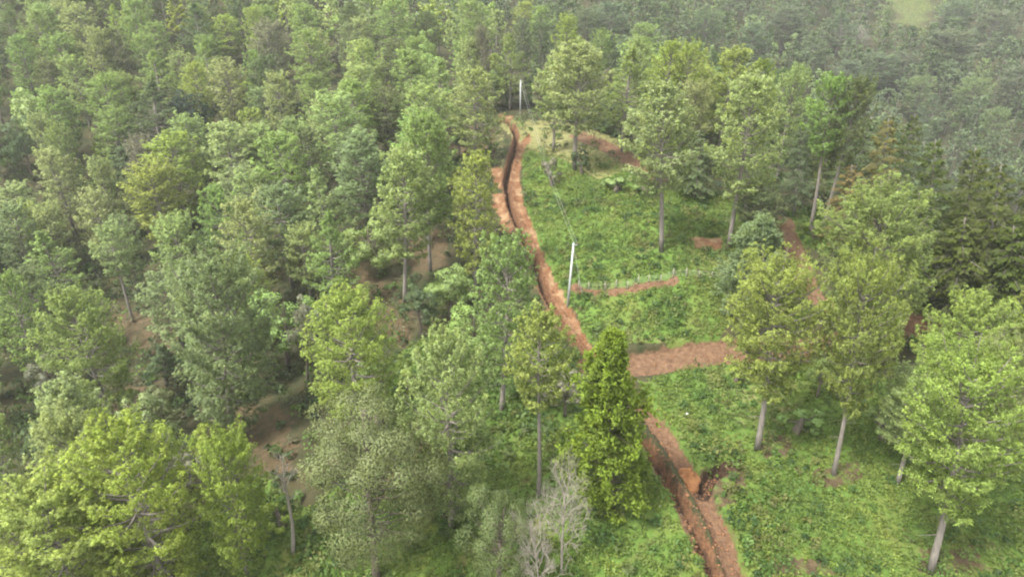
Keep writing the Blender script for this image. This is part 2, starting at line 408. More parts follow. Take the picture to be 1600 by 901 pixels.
or_c = mixc(rmap(noise(.5, 4), .50, .64), or_c0, (0.210, 0.140, 0.080))
c = mixc(rough_mask('lush', .2), floor_c, lush_c)
c = mixc(rough_mask('dry', .5), c, dry_c)
c = mixc(rough_mask('litter', .45), c, lit_c)
c = mixc(rough_mask('soil', .3), c, soil_c)
c = mixc(rough_mask('orange', .4), c, or_c)
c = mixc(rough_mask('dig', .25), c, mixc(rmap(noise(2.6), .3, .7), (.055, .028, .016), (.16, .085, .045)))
c = mixc(rough_mask('cut_dark', .15), c, mixc(rmap(noise(3), .3, .7), (.018, .012, .008), (.05, .03, .018)))  # darkest soil colour, along the trench centres and the side cut
L(c, pr.inputs['Base Color'])
bp = N('ShaderNodeBump'); bp.inputs['Strength'].default_value = .8; bp.inputs['Distance'].default_value = .3; L(noise(2.5, 8), bp.inputs['Height']); L(bp.outputs[0], pr.inputs['Normal'])
L(pr.outputs[0], out.inputs[0]); M_GROUND = m
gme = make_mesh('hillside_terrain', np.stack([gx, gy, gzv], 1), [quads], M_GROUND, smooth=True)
for k_, arr in mk.items():
    at_ = gme.attributes.new(k_, 'FLOAT', 'POINT'); at_.data.foreach_set('value', arr.astype(np.float32))
link('hillside_terrain', gme, kind='structure')

# ------------------------------------------------------------------ tree models (metres; each stands on its own base)
def bend_line(H, r, amt, n=9):
    z = np.linspace(-.6, H, n); ph = r.uniform(0, 6.28, 2)
    b = amt * (np.maximum(z, 0) / H) ** 1.5
    return np.stack([b * np.cos(ph[0]) + .12 * np.sin(z / H * 5 + ph[1]), b * np.sin(ph[0]) + .12 * np.cos(z / H * 4 + ph[0]), z], 1)
def at_h(line, z):
    return np.array([np.interp(z, line[:, 2], line[:, k]) for k in range(3)])

def pine_proto(seed, H=22., W=4.6, cb=.32, nb=58, nblade=12, tsz=.34, prof='oval', dens=1., gap=.12, wid=.17):
    r = np.random.default_rng(seed); tr, cr = MB(), MB()
    line = bend_line(H * .97, r, r.uniform(0, .7)); rad = .30 * (1 - np.linspace(0, 1, 9)) ** .8 + .035
    tr.tube(line, rad, 7)
    C, D = [], []
    gold = 2.39996; az = r.uniform(0, 6.28)
    for i in range(nb):
        t = ((i + r.uniform(0, .8)) / nb)
        if r.uniform() < gap and t < .85: az += gold; continue
        z = (cb + (1 - cb) * t ** .92) * H * .965
        if prof == 'oval': w = np.interp(t, [0, .15, .4, .7, .88, 1], [.5, .82, 1., .92, .66, .3])
        elif prof == 'cone': w = np.interp(t, [0, .12, .3, .6, .85, 1], [.7, 1., .92, .6, .28, .1])
        elif prof == 'dome': w = np.interp(t, [0, .2, .5, .8, .93, 1], [.45, .75, .95, .95, .7, .3])
        else: w = np.interp(t, [0, .2, .5, .8, 1], [.8, .95, .8, .5, .15])
        Lb = W * w * r.uniform(.72, 1.12); az += gold + r.uniform(-.3, .3)
        el = np.interp(t, [0, .5, 1], [.0, .40, .98]) + r.uniform(-.18, .15)
        h = np.array([math.cos(az), math.sin(az), 0.]); s = np.linspace(0, 1, 5)
        p0 = at_h(line, z)
        pts = p0 + np.outer(s * Lb * math.cos(el), h) + np.outer(s * Lb * math.sin(el) + .18 * Lb * s ** 2.2 - .10 * Lb * np.sin(s * 3.1), [0, 0, 1.])
        tr.tube(pts, np.linspace(.085, .02, 5) * (Lb / 4 + .4), 3, cap=False)
        lat = np.array([-h[1], h[0], 0])
        n = int((7 + Lb * 6.0) * dens)
        ss = .30 + .72 * r.uniform(0, 1, n) ** .75
        off = r.uniform(-1, 1, n) * (1.15 - ss * .75) * Lb * .42
        px = np.stack([np.interp(ss, s, pts[:, k]) for k in range(3)], 1) + off[:, None] * lat + np.outer(r.normal(size=n) * (.10 + .055 * Lb) + .22, [0, 0, 1.])
        C.append(px); D.append(unit(h * .5 + np.sign(off)[:, None] * lat * .3 + np.array([0, 0, .95]) + r.normal(size=(n, 3)) * .2))
        if r.uniform() < .3 and n > 4:     # a twig line
            j = r.integers(n); tr.tube(np.stack([pts[2], px[j]]), [.03, .012], 3, cap=False)
    top = at_h(line, H * .965); C.append(top + r.normal(size=(14, 3)) * np.array([.35, .35, .5])); D.append(np.tile([0, 0, 1.], (14, 1)))
    for k in range(r.integers(3, 8)):      # dead snags under the crown
        z = r.uniform(.45, 1.0) * cb * H; a_ = r.uniform(0, 6.28); p0 = at_h(line, z); l_ = r.uniform(.6, 2.0)
        tr.tube(np.stack([p0, p0 + np.array([math.cos(a_) * l_, math.sin(a_) * l_, r.uniform(-.2, .3)])]), [.045, .015], 3, cap=False)
    C = np.vstack(C); D = np.vstack(D)
    v, q, tone, nr_ = tuft_quads(C, D, tsz * r.uniform(.75, 1.3, len(C)), nblade, r, wid=wid)
    cr.add(v, q, tone=tone, nor=nr_)
    return dict(H=H, W=W * 2, trunk=tr, crown=cr, leafmat=M_NEEDLE)

def broad_proto(seed, H=16., W=5., cb=.15, lobes=46, per=110, leaf=.17, dome=1.0, upw=.3):
    r = np.random.default_rng(seed); tr, cr = MB(), MB()
    line = bend_line(H * .8, r, .6); tr.tube(line, .32 * (1 - np.linspace(0, 1, 9)) ** .7 + .05, 7)
    cz = H * (cb + 1) / 2; hz = H * (1 - cb) / 2
    P = []
    while len(P) < lobes:
        d = unit(r.normal(size=3)); 
        if d[2] < -.75: continue
        rr = r.uniform(.55, .9) if r.uniform() < .8 else r.uniform(.2, .5)
        wz = 1 - .35 * max(0, d[2]) if dome > .5 else 1
        P.append(np.array([d[0] * W * rr, d[1] * W * rr, cz + d[2] * hz * rr]))
    for p in P:
        lr = r.uniform(.16, .30) * W
        n = int(per * (lr / (.22 * W)) ** 2)
        d = unit(r.normal(size=(n, 3)) + np.array([0, 0, .25])); c_ = unit((p - np.array([0, 0, cz]))[None] + 1e-6)
        d = unit(d + c_ * .5)
        pos = p + d * lr * r.uniform(.6, 1.05, (n, 1)) * np.array([1, 1, .8])
        v, q = leaf_quads(pos, unit(d + np.array([0, 0, upw])), leaf, r)
        nr_ = np.repeat(unit(unit((pos - p) / np.array([1, 1, .8])) + c_ * .3 + r.normal(size=(n, 3)) * .14), 4, axis=0)
        cr.add(v, q, nor=nr_, tone=np.repeat(np.clip(r.uniform(0, 1) * .6 + r.uniform(0, .4, n), 0, 1), 4))
        p0 = at_h(line, min(p[2] * .75, H * .75)); mid = (p0 + p) / 2 + np.array([0, 0, -.25])
        tr.tube(np.stack([p0, mid, p]), [.09, .05, .015], 4, cap=False)
    return dict(H=H, W=W * 2, trunk=tr, crown=cr, leafmat=M_LEAF)

def cypress_proto(seed, H=17., W=3.2, cb=.05, n=150):
    """dense bright conifer: stacked upswept sprays"""
    r = np.random.default_rng(seed); tr, cr = MB(), MB()
    line = bend_line(H * .95, r, .3); tr.tube(line, .24 * (1 - np.linspace(0, 1, 9)) + .03, 6)
    a0 = r.uniform(0, 6)
    for i in range(n):
        t = (i + r.uniform()) / n; z = (cb + (1 - cb) * t) * H * .93
        w = W * np.interp(t, [0, .2, .45, .7, .9, 1], [.8, 1., .9, .68, .38, .12]) * r.uniform(.5, 1.25) * (1 + .4 * math.sin(a0 + i * 2.39996) * math.sin(z * .9)); a_ = i * 2.39996 + r.uniform(-.3, .3)
        h = np.array([math.cos(a_), math.sin(a_), 0]); k = 17
        p = at_h(line, z) + h * w * .8
        c_ = p + r.normal(size=(k, 3)) * np.array([.38, .38, .42]) * (.45 + w / W * .5)
        v, q, tone, nr_ = tuft_quads(c_, np.tile(unit(h * .5 + np.array([0, 0, .9])), (k, 1)), .42, 12, r, wid=.16, spread=.6)
        cr.add(v, q, nor=nr_, tone=np.clip(tone * .6 + r.uniform(0, .4), 0, 1))
        tr.tube(np.stack([at_h(line, z - .3), p]), [.04, .012], 3, cap=False)
    return dict(H=H, W=W * 2, trunk=tr, crown=cr, leafmat=M_NEEDLE)

def cedar_proto(seed, H=25., W=4.6, cb=.12, nb=66):
    """dark conifer with long level boughs and hanging flat fans"""
    r = np.random.default_rng(seed); tr, cr = MB(), MB()
    line = bend_line(H * .97, r, .3); tr.tube(line, .28 * (1 - np.linspace(0, 1, 9)) ** .9 + .03, 6)
    for i in range(nb):
        t = (i + r.uniform()) / nb; z = (cb + (1 - cb) * t) * H * .95
        Lb = W * np.interp(t, [0, .2, .6, .85, 1], [.9, 1., .7, .4, .12]) * r.uniform(.6, 1.15); a_ = i * 2.39996 + r.uniform(-.4, .4)
        el = np.interp(t, [0, .6, 1], [-.02, .15, .8]) + r.uniform(-.1, .1)
        h = np.array([math.cos(a_), math.sin(a_), 0]); lat = np.array([-h[1], h[0], 0]); s = np.linspace(0, 1, 5)
        p0 = at_h(line, z)
        pts = p0 + np.outer(s * Lb * math.cos(el), h) + np.outer(s * Lb * math.sin(el) + .12 * Lb * np.sin(s * 3) - .16 * Lb * s ** 2, [0, 0, 1.])
        tr.tube(pts, np.linspace(.06, .015, 5), 3, cap=False)
        n = int(24 + Lb * 24); ss = .15 + .87 * r.uniform(0, 1, n) ** .8; off = r.uniform(-1, 1, n) * (1.1 - ss) * Lb * .42 + r.normal(size=n) * .06
        px = np.stack([np.interp(ss, s, pts[:, k]) for k in range(3)], 1) + off[:, None] * lat + np.outer(-np.abs(off) * .3 + r.normal(size=n) * .07, [0, 0, 1.])
        nn = np.tile([0, 0, 1.], (n, 1)) + h * .3
        dd = unit(h * .7 + np.sign(off)[:, None] * lat * .7 + np.array([0, 0, -.25]) + r.normal(size=(n, 3)) * .15)
        sd = unit(np.cross(dd, nn + r.normal(size=(n, 3)) * .35)); Lf = (r.uniform(.28, .58, n))[:, None]
        v = np.stack([px, px + dd * Lf * .5 + sd * Lf * .22, px + dd * Lf + np.array([0, 0, -.15]), px + dd * Lf * .5 - sd * Lf * .22], 1).reshape(-1, 3)
        cr.add(v, np.arange(n * 4).reshape(-1, 4), tone=np.repeat(np.clip(r.uniform(0, .6) + r.uniform(0, .4, n), 0, 1), 4))
    for k in range(14):
        z = r.uniform(.1, .55) * H; a_ = r.uniform(0, 6.28); p0 = at_h(line, z); l_ = r.uniform(1.2, 3.)
        tr.tube(np.stack([p0, p0 + np.array([math.cos(a_) * l_, math.sin(a_) * l_, r.uniform(-.8, .1)])]), [.04, .01], 3, cap=False)
    return dict(H=H, W=W * 2, trunk=tr, crown=cr, leafmat=M_NEEDLE)

def bare_proto(seed, H=10., W=4., levels=4, fork=.35, twigs=True):
    r = np.random.default_rng(seed); tr, cr = MB(), MB()
    line = bend_line(H * .8, r, .4); tr.tube(line, .17 * (1 - np.linspace(0, 1, 9)) + .04, 6)
    def grow(p, d, l, rad, lev):
        e1 = p + d * l * .5 + r.normal(size=3) * l * .05; e2 = p + unit(d + np.array([0, 0, .15])) * l
        cr.tube(np.stack([p, e1, e2]), [rad, rad * .8, rad * .55], 4 if lev > 2 else 3, cap=False)
        if lev <= 0: return
        for k in range(3 if lev > 1 else 4):
            nd = unit(d + r.normal(size=3) * .62 + np.array([0, 0, .12])); st = p + (e2 - p) * r.uniform(.45, 1.)
            grow(st, nd, l * r.uniform(.55, .8), rad * .58, lev - 1)
    nbr = 17 if twigs else 7
    for i in range(nbr):
        t = fork + (1 - fork) * i / nbr; a_ = i * 2.4 + r.uniform(-.3, .3); el = .3 + .8 * t
        p = at_h(line, t * H * .8)
        grow(p, np.array([math.cos(a_) * math.cos(el), math.sin(a_) * math.cos(el), math.sin(el)]), W * .5 * r.uniform(.7, 1.1), .06, levels if twigs else levels - 1)
    return dict(H=H, W=W * 2, trunk=tr, crown=cr, leafmat=M_PALEBARK, bare=True)

def shrub_proto(seed, H=3., W=2., lobes=9):
    d = broad_proto(seed, H, W, .0, lobes, 110, .11); return d

BARK = {'P': M_BARK, 'T': M_BARK, 'R': M_BARK, 'Q': M_BARK, 'V': M_BARK, 'L': M_BARK, 'Y': M_BARK, 'B': M_DARKBARK, 'C': M_DARKBARK, 'D': M_BARK, 'X': M_PALEBARK, 'N': M_PALEBARK, 'S': M_DARKBARK, 'O': M_DARKBARK}
def bake(d, kind):
    d['tm'] = d['trunk'].mesh('trunk_and_limbs', BARK[kind], smooth=True)
    d['cm'] = d['crown'].mesh('crown', d['leafmat']); return d
PROTO = {}
def P_(kind, *ds): PROTO[kind] = [bake(d, kind) for d in ds]
P_('P', pine_proto(1, cb=.18, nb=74), pine_proto(2, cb=.24, nb=72, prof='dome'), pine_proto(3, cb=.18, nb=80), pine_proto(4, cb=.24, nb=68, prof='cone', gap=.16), pine_proto(5, cb=.16, nb=74, W=4.2))
P_('T', pine_proto(11, H=25, cb=.33, W=4.8, nb=84, gap=.1, dens=1.25), pine_proto(12, H=25, cb=.38, W=4.6, nb=76, gap=.12, dens=1.25), pine_proto(13, H=25, cb=.34, prof='oval', nb=82, gap=.12, dens=1.25))
P_('R', pine_proto(21, cb=.18, prof='dome', nb=84, W=4.8), pine_proto(22, cb=.22, prof='dome', nb=78, W=4.4), pine_proto(23, cb=.12, prof='dome', nb=92, W=5.2, tsz=.36), pine_proto(24, cb=.25, prof='dome', nb=70))
P_('L', pine_proto(27, H=25, cb=.54, W=4.2, nb=62, gap=.12, dens=1.2), pine_proto(28, H=25, cb=.48, W=4.4, nb=66, gap=.12, dens=1.2))
P_('V', pine_proto(35, H=22, cb=.36, prof='dome', nb=84, W=5.2, tsz=.27, nblade=12, dens=2.1, wid=.15, gap=.18))
P_('Q', pine_proto(25, H=20, cb=.10, prof='dome', nb=104, W=5.2, tsz=.26, nblade=12, dens=2.5, wid=.14, gap=.1), pine_proto(26, H=20, cb=.14, prof='oval', nb=96, W=5., tsz=.25, nblade=12, dens=2.5, wid=.14, gap=.14))
P_('Y', pine_proto(31, H=17, W=2.9, cb=.25, nb=44, prof='cone', tsz=.42), pine_proto(32, H=17, W=3.1, cb=.3, nb=48, tsz=.42, gap=.15))
P_('B', broad_proto(41), broad_proto(42, dome=0., lobes=54), broad_proto(43, W=4.4, lobes=40))
P_('O', broad_proto(45, H=19, W=5.6, lobes=96, per=330, leaf=.078, cb=.06), broad_proto(46, H=13, W=5, lobes=64, per=260, leaf=.078, cb=.08))
P_('C', cypress_proto(51, n=180), cypress_proto(52, W=3.6, n=180))
P_('D', cedar_proto(61), cedar_proto(62, cb=.2), cedar_proto(63, W=5.2, nb=74))
P_('X', bare_proto(71, H=11, W=4.6), bare_proto(73, H=9, W=4.2))
P_('N', bare_proto(72, H=13, W=2.2, twigs=False, fork=.6, levels=3))
P_('S', shrub_proto(81), shrub_proto(82, 2.6, 1.8, 8), shrub_proto(83, 3.6, 2.2, 12), shrub_proto(84, 3., 1.4, 7))

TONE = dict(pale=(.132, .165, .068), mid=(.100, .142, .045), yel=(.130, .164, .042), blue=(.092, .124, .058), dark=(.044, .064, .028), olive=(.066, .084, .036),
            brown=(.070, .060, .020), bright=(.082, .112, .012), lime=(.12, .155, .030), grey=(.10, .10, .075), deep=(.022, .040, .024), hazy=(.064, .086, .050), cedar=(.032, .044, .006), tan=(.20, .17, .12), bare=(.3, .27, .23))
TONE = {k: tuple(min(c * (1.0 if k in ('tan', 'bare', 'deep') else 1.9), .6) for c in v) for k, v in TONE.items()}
NAME = {'P': ('pine_tree', 'pine tree'), 'T': ('pine_tree', 'pine tree'), 'R': ('pine_tree', 'pine tree'), 'Q': ('pine_tree', 'pine tree'), 'V': ('pine_tree', 'pine tree'), 'L': ('pine_tree', 'pine tree'), 'Y': ('pine_tree', 'pine tree'), 'B': ('broadleaf_tree', 'tree'), 'O': ('broadleaf_tree', 'tree'),
        'C': ('cypress_tree', 'cypress'), 'D': ('cedar_tree', 'cedar tree'), 'X': ('bare_tree', 'bare tree'), 'N': ('dead_tree', 'dead tree'), 'S': ('shrub', 'shrub')}
GROUPS = {'pine tree': 'pines covering the hillsides', 'tree': 'broadleaf trees among the pines', 'cedar tree': 'dark cedars behind the dirt road', 'shrub': 'shrubs under and between the trees', 'cypress': None, 'bare tree': None, 'dead tree': None}
PLACED = []      # x, y, z, H, W, kind, tone, dist, label
def plant(kind, tone, x, y, H, W, label, rz=None, vi=None, handmade=True, lean=(0, 0), jit=.06):
    pr_ = PROTO[kind][random.randrange(len(PROTO[kind])) if vi is None else vi % len(PROTO[kind])]
    z = gz(x, y); nm, cat = NAME[kind]
    root = bpy.data.objects.new(nm, None); COL.objects.link(root)
    root.location = (x, y, z); root.rotation_euler = (lean[0], lean[1], random.uniform(0, 6.28) if rz is None else rz)
    sw = W / pr_['W']; sh = H / pr_['H']; root.scale = (sw, sw, sh)
    t = bpy.data.objects.new('trunk', pr_['tm']); COL.objects.link(t); t.parent = root
    c = bpy.data.objects.new('branches' if pr_.get('bare') else 'crown', pr_['cm']); COL.objects.link(c); c.parent = root
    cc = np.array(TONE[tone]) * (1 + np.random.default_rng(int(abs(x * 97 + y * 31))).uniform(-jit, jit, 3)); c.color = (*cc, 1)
    root['label'] = label; root['category'] = cat
    if GROUPS.get(cat): root['group'] = GROUPS[cat]
    PLACED.append(dict(x=x, y=y, z=z, H=H, W=W, kind=kind, tone=tone, hand=handmade, o=root, label=label, d=math.hypot(math.hypot(x, y), CZ - z)))
    return root

# kind, tone, top u, top v, crown width in px, height m, base pixel or None, label
T_ = [
 # --- around the clearing
 ('T','pale',1035,135,122,26,(1032,395),'tall pine on the green slope between the pole and the right hand pines'),
 ('T','pale',1172,122,118,26,(1140,388),'tall pale pine standing at the upper right edge of the green clearing'),
 ('T','pale',905,72,118,25,(899,266),'broad pale pine beside the dark bush at the top of the clearing'),
 ('T','pale',868,92,66,22,(864,238),'pale pine just left of the broad pine at the clearing top'),
 ('P','pale',740,111,90,20,(742,262),'pine left of the bend in the upper trench'),
 ('L','mid',1307,124,75,25,(1265,358),'pine with bare pale trunk beside the leaning grey trunk'),
 ('L','olive',1340,128,68,26,(1285,365),'pine with long leaning grey trunk in front of the brown cedar'),
 ('R','pale',1243,113,58,24,None,'flat topped light pine behind the tall clearing pines'),
 ('P','yel',1146,80,78,24,None,'yellow green pine on the ridge edge behind the clearing'),
 ('P','bright',1195,97,52,23,None,'small bright pine top on the ridge against the hazy slope'),
 ('R','yel',1080,77,62,24,None,'yellow green pine at the ridge edge behind the tall clearing pine'),
 ('P','yel',1050,70,72,24,None,'olive pine leaning over the ridge beyond the clearing'),
 ('P','mid',984,70,84,24,None,'dark based pine above the dirt patch at the clearing top'),
 ('R','olive',1185,300,88,11,(1190,400),'rounded yellowish tree behind the blue green pine'),
 ('C','blue',1197,327,98,13,(1168,492),'dense blue green young pine at the right edge of the clearing'),
 ('Q','mid',1375,310,190,24,(1352,560),'big rounded pine right of the upper dirt road'),
 ('V','yel',1222,432,165,24,(1183,700),'large pine right of the dirt road with bare grey trunk in the weeds'),
 ('V','yel',1362,432,132,25,(1302,740),'tall thin crowned pine with leaning pale trunk over bare soil'),
 ('Q','yel',1520,478,160,20,(1490,700),'rounded pine in front of the road at the right edge'),
 ('V','yel',1530,580,205,22,(1452,893),'large yellow green pine at the bottom right corner with bare inner boughs'),
 ('V','pale',1440,600,120,17,(1400,760),'half hidden pine between the thin crowned pine and the corner pine'),
 ('R','bright',1603,500,50,16,None,'cut off pine at the right edge above the dirt road'),
 ('Q','pale',1590,540,120,17,None,'soft green pine at the right edge behind the corner pine'),
 # --- dark cedars
 ('D','brown',1395,176,95,25,(1352,430),'rusty brown cedar at the left end of the dark row'),
 ('D','cedar',1433,172,62,26,None,'slim green topped cedar right of the rusty brown one'),
 ('D','brown',1335,250,90,19,(1322,400),'low rusty cedar beside the leaning grey trunk'),
 ('D','cedar',1465,205,100,25,(1435,470),'dark olive cedar second in the row from the rusty one'),
 ('D','cedar',1500,216,100,25,(1490,470),'dark cedar with a narrow tip against the hazy slope'),
 ('D','cedar',1545,240,110,25,(1528,500),'dark cedar with drooping boughs right of the narrow tip'),
 ('D','cedar',1598,243,110,26,(1580,510),'dark yellow tipped cedar at the right edge of the photo'),
 ('D','cedar',1440,290,110,17,(1415,480),'shorter dark cedar directly behind the big rounded pine'),
 ('D','cedar',1505,330,130,17,(1490,500),'shorter dark cedar with bright sprays in the middle of the row'),
 ('D','cedar',1572,345,130,18,(1560,525),'shorter dark cedar with pale dead twigs above the road'),
 ('D','cedar',1640,300,130,24,None,'dark cedar mostly outside the right edge'),
 ('D','dark',786,92,60,20,(792,166),'dark conifer added for shade at left behind far pole'),  # added tree; its dark colour stands in for shade behind the pole
 ('D','dark',838,96,60,20,(838,164),'dark conifer added for shade at right behind far pole'),  # added too, a dark backdrop in place of shade
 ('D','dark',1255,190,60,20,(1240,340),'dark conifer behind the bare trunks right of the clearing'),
 ('D','dark',960,130,70,14,(960,210),'dark cedar above the dirt patch'),
 ('D','dark',1095,200,70,16,(1085,310),'dark conifer between the two tall clearing pines'),
 # --- bottom centre
 ('C','bright',948,497,128,17,(955,795),'bright green dense cypress in front of the road junction'),
 ('P','mid',795,385,125,21,(785,650),'tall pine left of the trench in the middle of the photo'),
 ('L','yel',846,497,105,20,(841,772),'thin light pine with a straight bare trunk left of the cypress'),
 ('Q','pale',697,543,158,18,(705,830),'pale green pine right of the big olive tree'),
 ('O','olive',573,572,225,19,(590,905),'huge olive broadleaf tree flecked with red blossom'),
 ('O','olive',785,748,118,11,(775,935),'small olive tree with pink blossom left of the bare grey tree'),
 ('X','bare',882,742,122,9,(878,900),'round bare grey twigged tree at the bottom edge'),
 ('X','bare',838,826,110,8,(850,960),'white leafless branches in front of the grey twigged tree'),
 ('N','bare',438,680,84,15,(458,862),'dead white snag over the brown clearing at lower left'),
 ('Q','yel',541,470,150,18,(560,680),'bright yellow green pine above the huge olive tree'),
 ('Q','blue',341,418,178,21,(362,690),'broad dark green pine left of the yellow green one'),
 ('Q','lime',178,686,205,19,None,'big yellow green pine at the lower left'),
 ('Q','yel',60,778,240,16,None,'yellow green pine in the bottom left corner'),
 ('Q','pale',98,660,135,18,None,'pale rounded pine behind the big yellow green one'),
 ('Q','lime',352,696,118,16,(385,905),'light green pine left of the dead white snag'),
 ('B','blue',212,612,92,13,None,'dusky blue green tree above the big lower left pine'),
 ('P','mid',10,662,70,20,(28,830),'pine at the left edge with leaning bare trunk'),
 ('Q','mid',108,470,138,19,None,'dark green broad pine below the brown patch at left'),
 ('B','grey',285,705,72,8,None,'greyish shrubby tree right of the big lower left pine'),
 ('B','grey',478,455,58,10,(480,600),'thin grey brown tree right of the broad dark pine'),
 ('B','grey',62,545,58,9,None,'grey shrubby tree in the gap at the left side'),
 ('B','lime',320,660,60,6,None,'small bright green tree beside the brown lower clearing'),
 # --- left middle
 ('T','pale',627,236,112,24,(634,475),'tall pine over the brown needle covered slope'),
 ('T','mid',665,185,100,24,(674,430),'pine behind the tall one with its own dark trunk'),
 ('P','yel',742,243,92,18,(744,450),'light yellow green pine directly left of the dirt track'),
 ('P','pale',377,316,100,22,(400,500),'pale domed pine above the broad dark green one'),
 ('B','mid',578,338,86,10,None,'light broadleaf tree left of the brown needle slope'),
 ('B','mid',700,415,78,8,None,'small broadleaf tree above the tall centre pine'),
 ('B','dark',652,445,62,8,None,'small dark tree at the foot of the brown slope'),
 ('B','mid',735,470,90,9,None,'round green tree left of the tall centre pine'),
 ('L','pale',168,357,64,18,(208,505),'half dead pine with pale bare trunk over the red soil patch'),
 ('P','pale',140,303,62,20,None,'pale round topped pine left of the yellow green column pine'),
 ('R','pale',67,326,60,19,None,'pale domed pine near the left edge above the leaning trunks'),
 ('P','mid',67,362,92,22,(110,485),'pine with two leaning trunks at left'),
 ('P','blue',13,324,70,21,None,'blue green pine touching the left edge at mid height'),
 ('P','mid',5,432,80,19,None,'green pine on the left edge below the blue green one'),
 ('R','pale',267,343,76,20,None,'pale pine between the half dead pine and the domed one'),
 ('P','yel',262,212,98,25,None,'tall yellow green pine rising above the left forest'),
 ('R','yel',234,262,92,22,None,'yellow green pine in front of the tall yellow one'),
 ('P','pale',354,200,96,24,None,'pale green broad pine right of the tall yellow one'),
 ('P','mid',436,215,90,24,None,'mid green pine left of the olive slim pine'),
 ('P','pale',520,155,94,24,None,'soft green wide pine in the middle of the upper forest'),
 ('P','blue',430,292,96,22,None,'blue green pine above the domed pale pine'),
 ('P','pale',500,265,86,22,None,'pale pine above the brown slope at centre left'),
 ('P','olive',475,205,58,21,None,'slim olive cone shaped pine with brownish side'),
 ('R','pale',290,185,60,24,None,'bright rounded pine top behind the tall yellow one'),
 ('R','pale',60,187,46,21,None,'small pale round pine by the left edge, upper of the pair'),
 ('R','mid',88,200,46,21,None,'small green round pine, lower of the pair near the left edge'),
 ('R','grey',214,217,52,22,None,'grey green rounded pine left of the tall yellow one'),
 ('P','pale',77,240,66,22,None,'pale cone pine below the small round pair'),
 ('R','pale',150,257,50,21,None,'pale curved pine top below the grey green one'),
 ('P','mid',80,143,66,22,None,'green pine above the small round pair'),
 ('P','mid',160,120,70,22,None,'green pine left of the big dark spreading one'),
 ('P','dark',228,130,98,24,None,'big dark spreading pine left of the almost black tree'),
 ('B','deep',287,134,58,20,None,'almost black tree in the upper left forest'),
 ('R','pale',351,100,62,23,None,'pale yellowish pine right of the almost black tree'),
 ('P','pale',431,122,54,23,None,'pale pointed pine below the dark green crown'),
 ('P','dark',414,91,66,22,None,'dark green crown above the pale pointed pine'),
 ('P','mid',314,63,52,23,None,'green pine above the pale yellowish one'),
 ('R','grey',417,38,62,22,None,'grey pinkish crown near the top left'),
 ('P','mid',480,50,70,23,None,'green pine right of the grey pinkish crown'),
 ('R','pale',110,92,50,22,None,'pale rounded pine high on the left slope'),
 ('R','pale',147,52,46,22,None,'pale small pine near the upper left corner'),
 ('P','mid',234,80,74,23,None,'wide soft green pine above the big dark spreading one'),
 ('P','mid',25,57,46,22,None,'green pine near the upper left corner edge'),
 ('P','mid',53,22,52,22,None,'olive green pine in the upper left corner'),
 ('P','pale',117,13,62,22,None,'pale tufted pine at the top edge, upper left'),
 ('P','olive',170,48,48,22,None,'olive pine between two pale ones at upper left'),
 ('P','dark',300,7,62,22,None,'dark green pine at the top edge left of centre'),
 ('P','mid',475,10,60,22,None,'soft green pine at the top edge beside the grey crown'),
 ('P','pale',565,67,68,24,None,'bright topped pine upper left of the upper trench'),
 ('P','pale',562,105,64,21,None,'light pine just below the bright topped one'),
 ('P','mid',613,5,64,24,None,'tall green pine reaching the top edge left of centre'),
 ('P','pale',680,93,92,23,None,'wide pale pine left of the pine by the trench bend'),
 ('P','mid',643,82,80,23,None,'mid green pine left of the wide pale one'),
 ('P','mid',550,133,84,22,None,'full green pine below the light one left of the ridge'),
 ('P','mid',655,186,96,21,None,'dark toned pine above the tall pine of the brown slope'),
 ('P','blue',560,215,96,22,None,'blue green pine left of the dark toned one'),
 ('P','mid',505,330,80,17,None,'green pine left of the light broadleaf tree'),
 ('R','mid',733,37,34,20,None,'small round green crown above the far forest gap'),
 ('P','mid',733,5,66,24,None,'tall soft pine at the top edge centre'),
 ('P','pale',730,67,46,21,None,'slim pale pine above the pine by the trench'),
 ('R','grey',752,50,30,18,None,'grey leafless looking crown beside the slim pale pine'),
 ('P','mid',802,53,62,25,(796,172),'pine directly behind the far utility pole'),
 ('P','yel',820,3,44,23,None,'yellowish pine at the top edge right of centre'),
 ('P','mid',847,13,46,23,None,'green pointed pine beside the yellowish one at the top'),
 ('P','yel',887,30,46,23,None,'pointed yellow green pine behind the broad pale one'),
 ('R','hazy',817,37,36,20,None,'grey green round crown left of the pointed pines'),
 ('R','hazy',917,18,48,23,None,'bluish rounded crown behind the pointed yellow green pine'),
 ('P','hazy',954,7,72,26,None,'tall hazy pine at the top edge above the clearing'),
 ('P','mid',1010,40,60,22,None,'green pine behind the olive ridge pine'),
 # --- hazy far slope
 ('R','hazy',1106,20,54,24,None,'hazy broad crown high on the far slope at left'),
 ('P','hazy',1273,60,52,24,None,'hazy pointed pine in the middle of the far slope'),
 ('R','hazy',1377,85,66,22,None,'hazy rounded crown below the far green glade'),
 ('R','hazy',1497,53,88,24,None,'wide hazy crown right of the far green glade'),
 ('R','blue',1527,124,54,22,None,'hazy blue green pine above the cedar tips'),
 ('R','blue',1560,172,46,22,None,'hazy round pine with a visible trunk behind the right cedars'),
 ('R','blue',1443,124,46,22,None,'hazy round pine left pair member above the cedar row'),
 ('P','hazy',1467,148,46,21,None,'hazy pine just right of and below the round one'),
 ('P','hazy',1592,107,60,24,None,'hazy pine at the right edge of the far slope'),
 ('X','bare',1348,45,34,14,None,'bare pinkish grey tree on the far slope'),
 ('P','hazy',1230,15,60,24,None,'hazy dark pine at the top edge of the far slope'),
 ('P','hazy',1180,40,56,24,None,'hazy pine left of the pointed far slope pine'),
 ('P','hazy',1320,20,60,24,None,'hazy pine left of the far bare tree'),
 ('P','hazy',1330,95,60,22,None,'hazy pine below the far bare tree'),
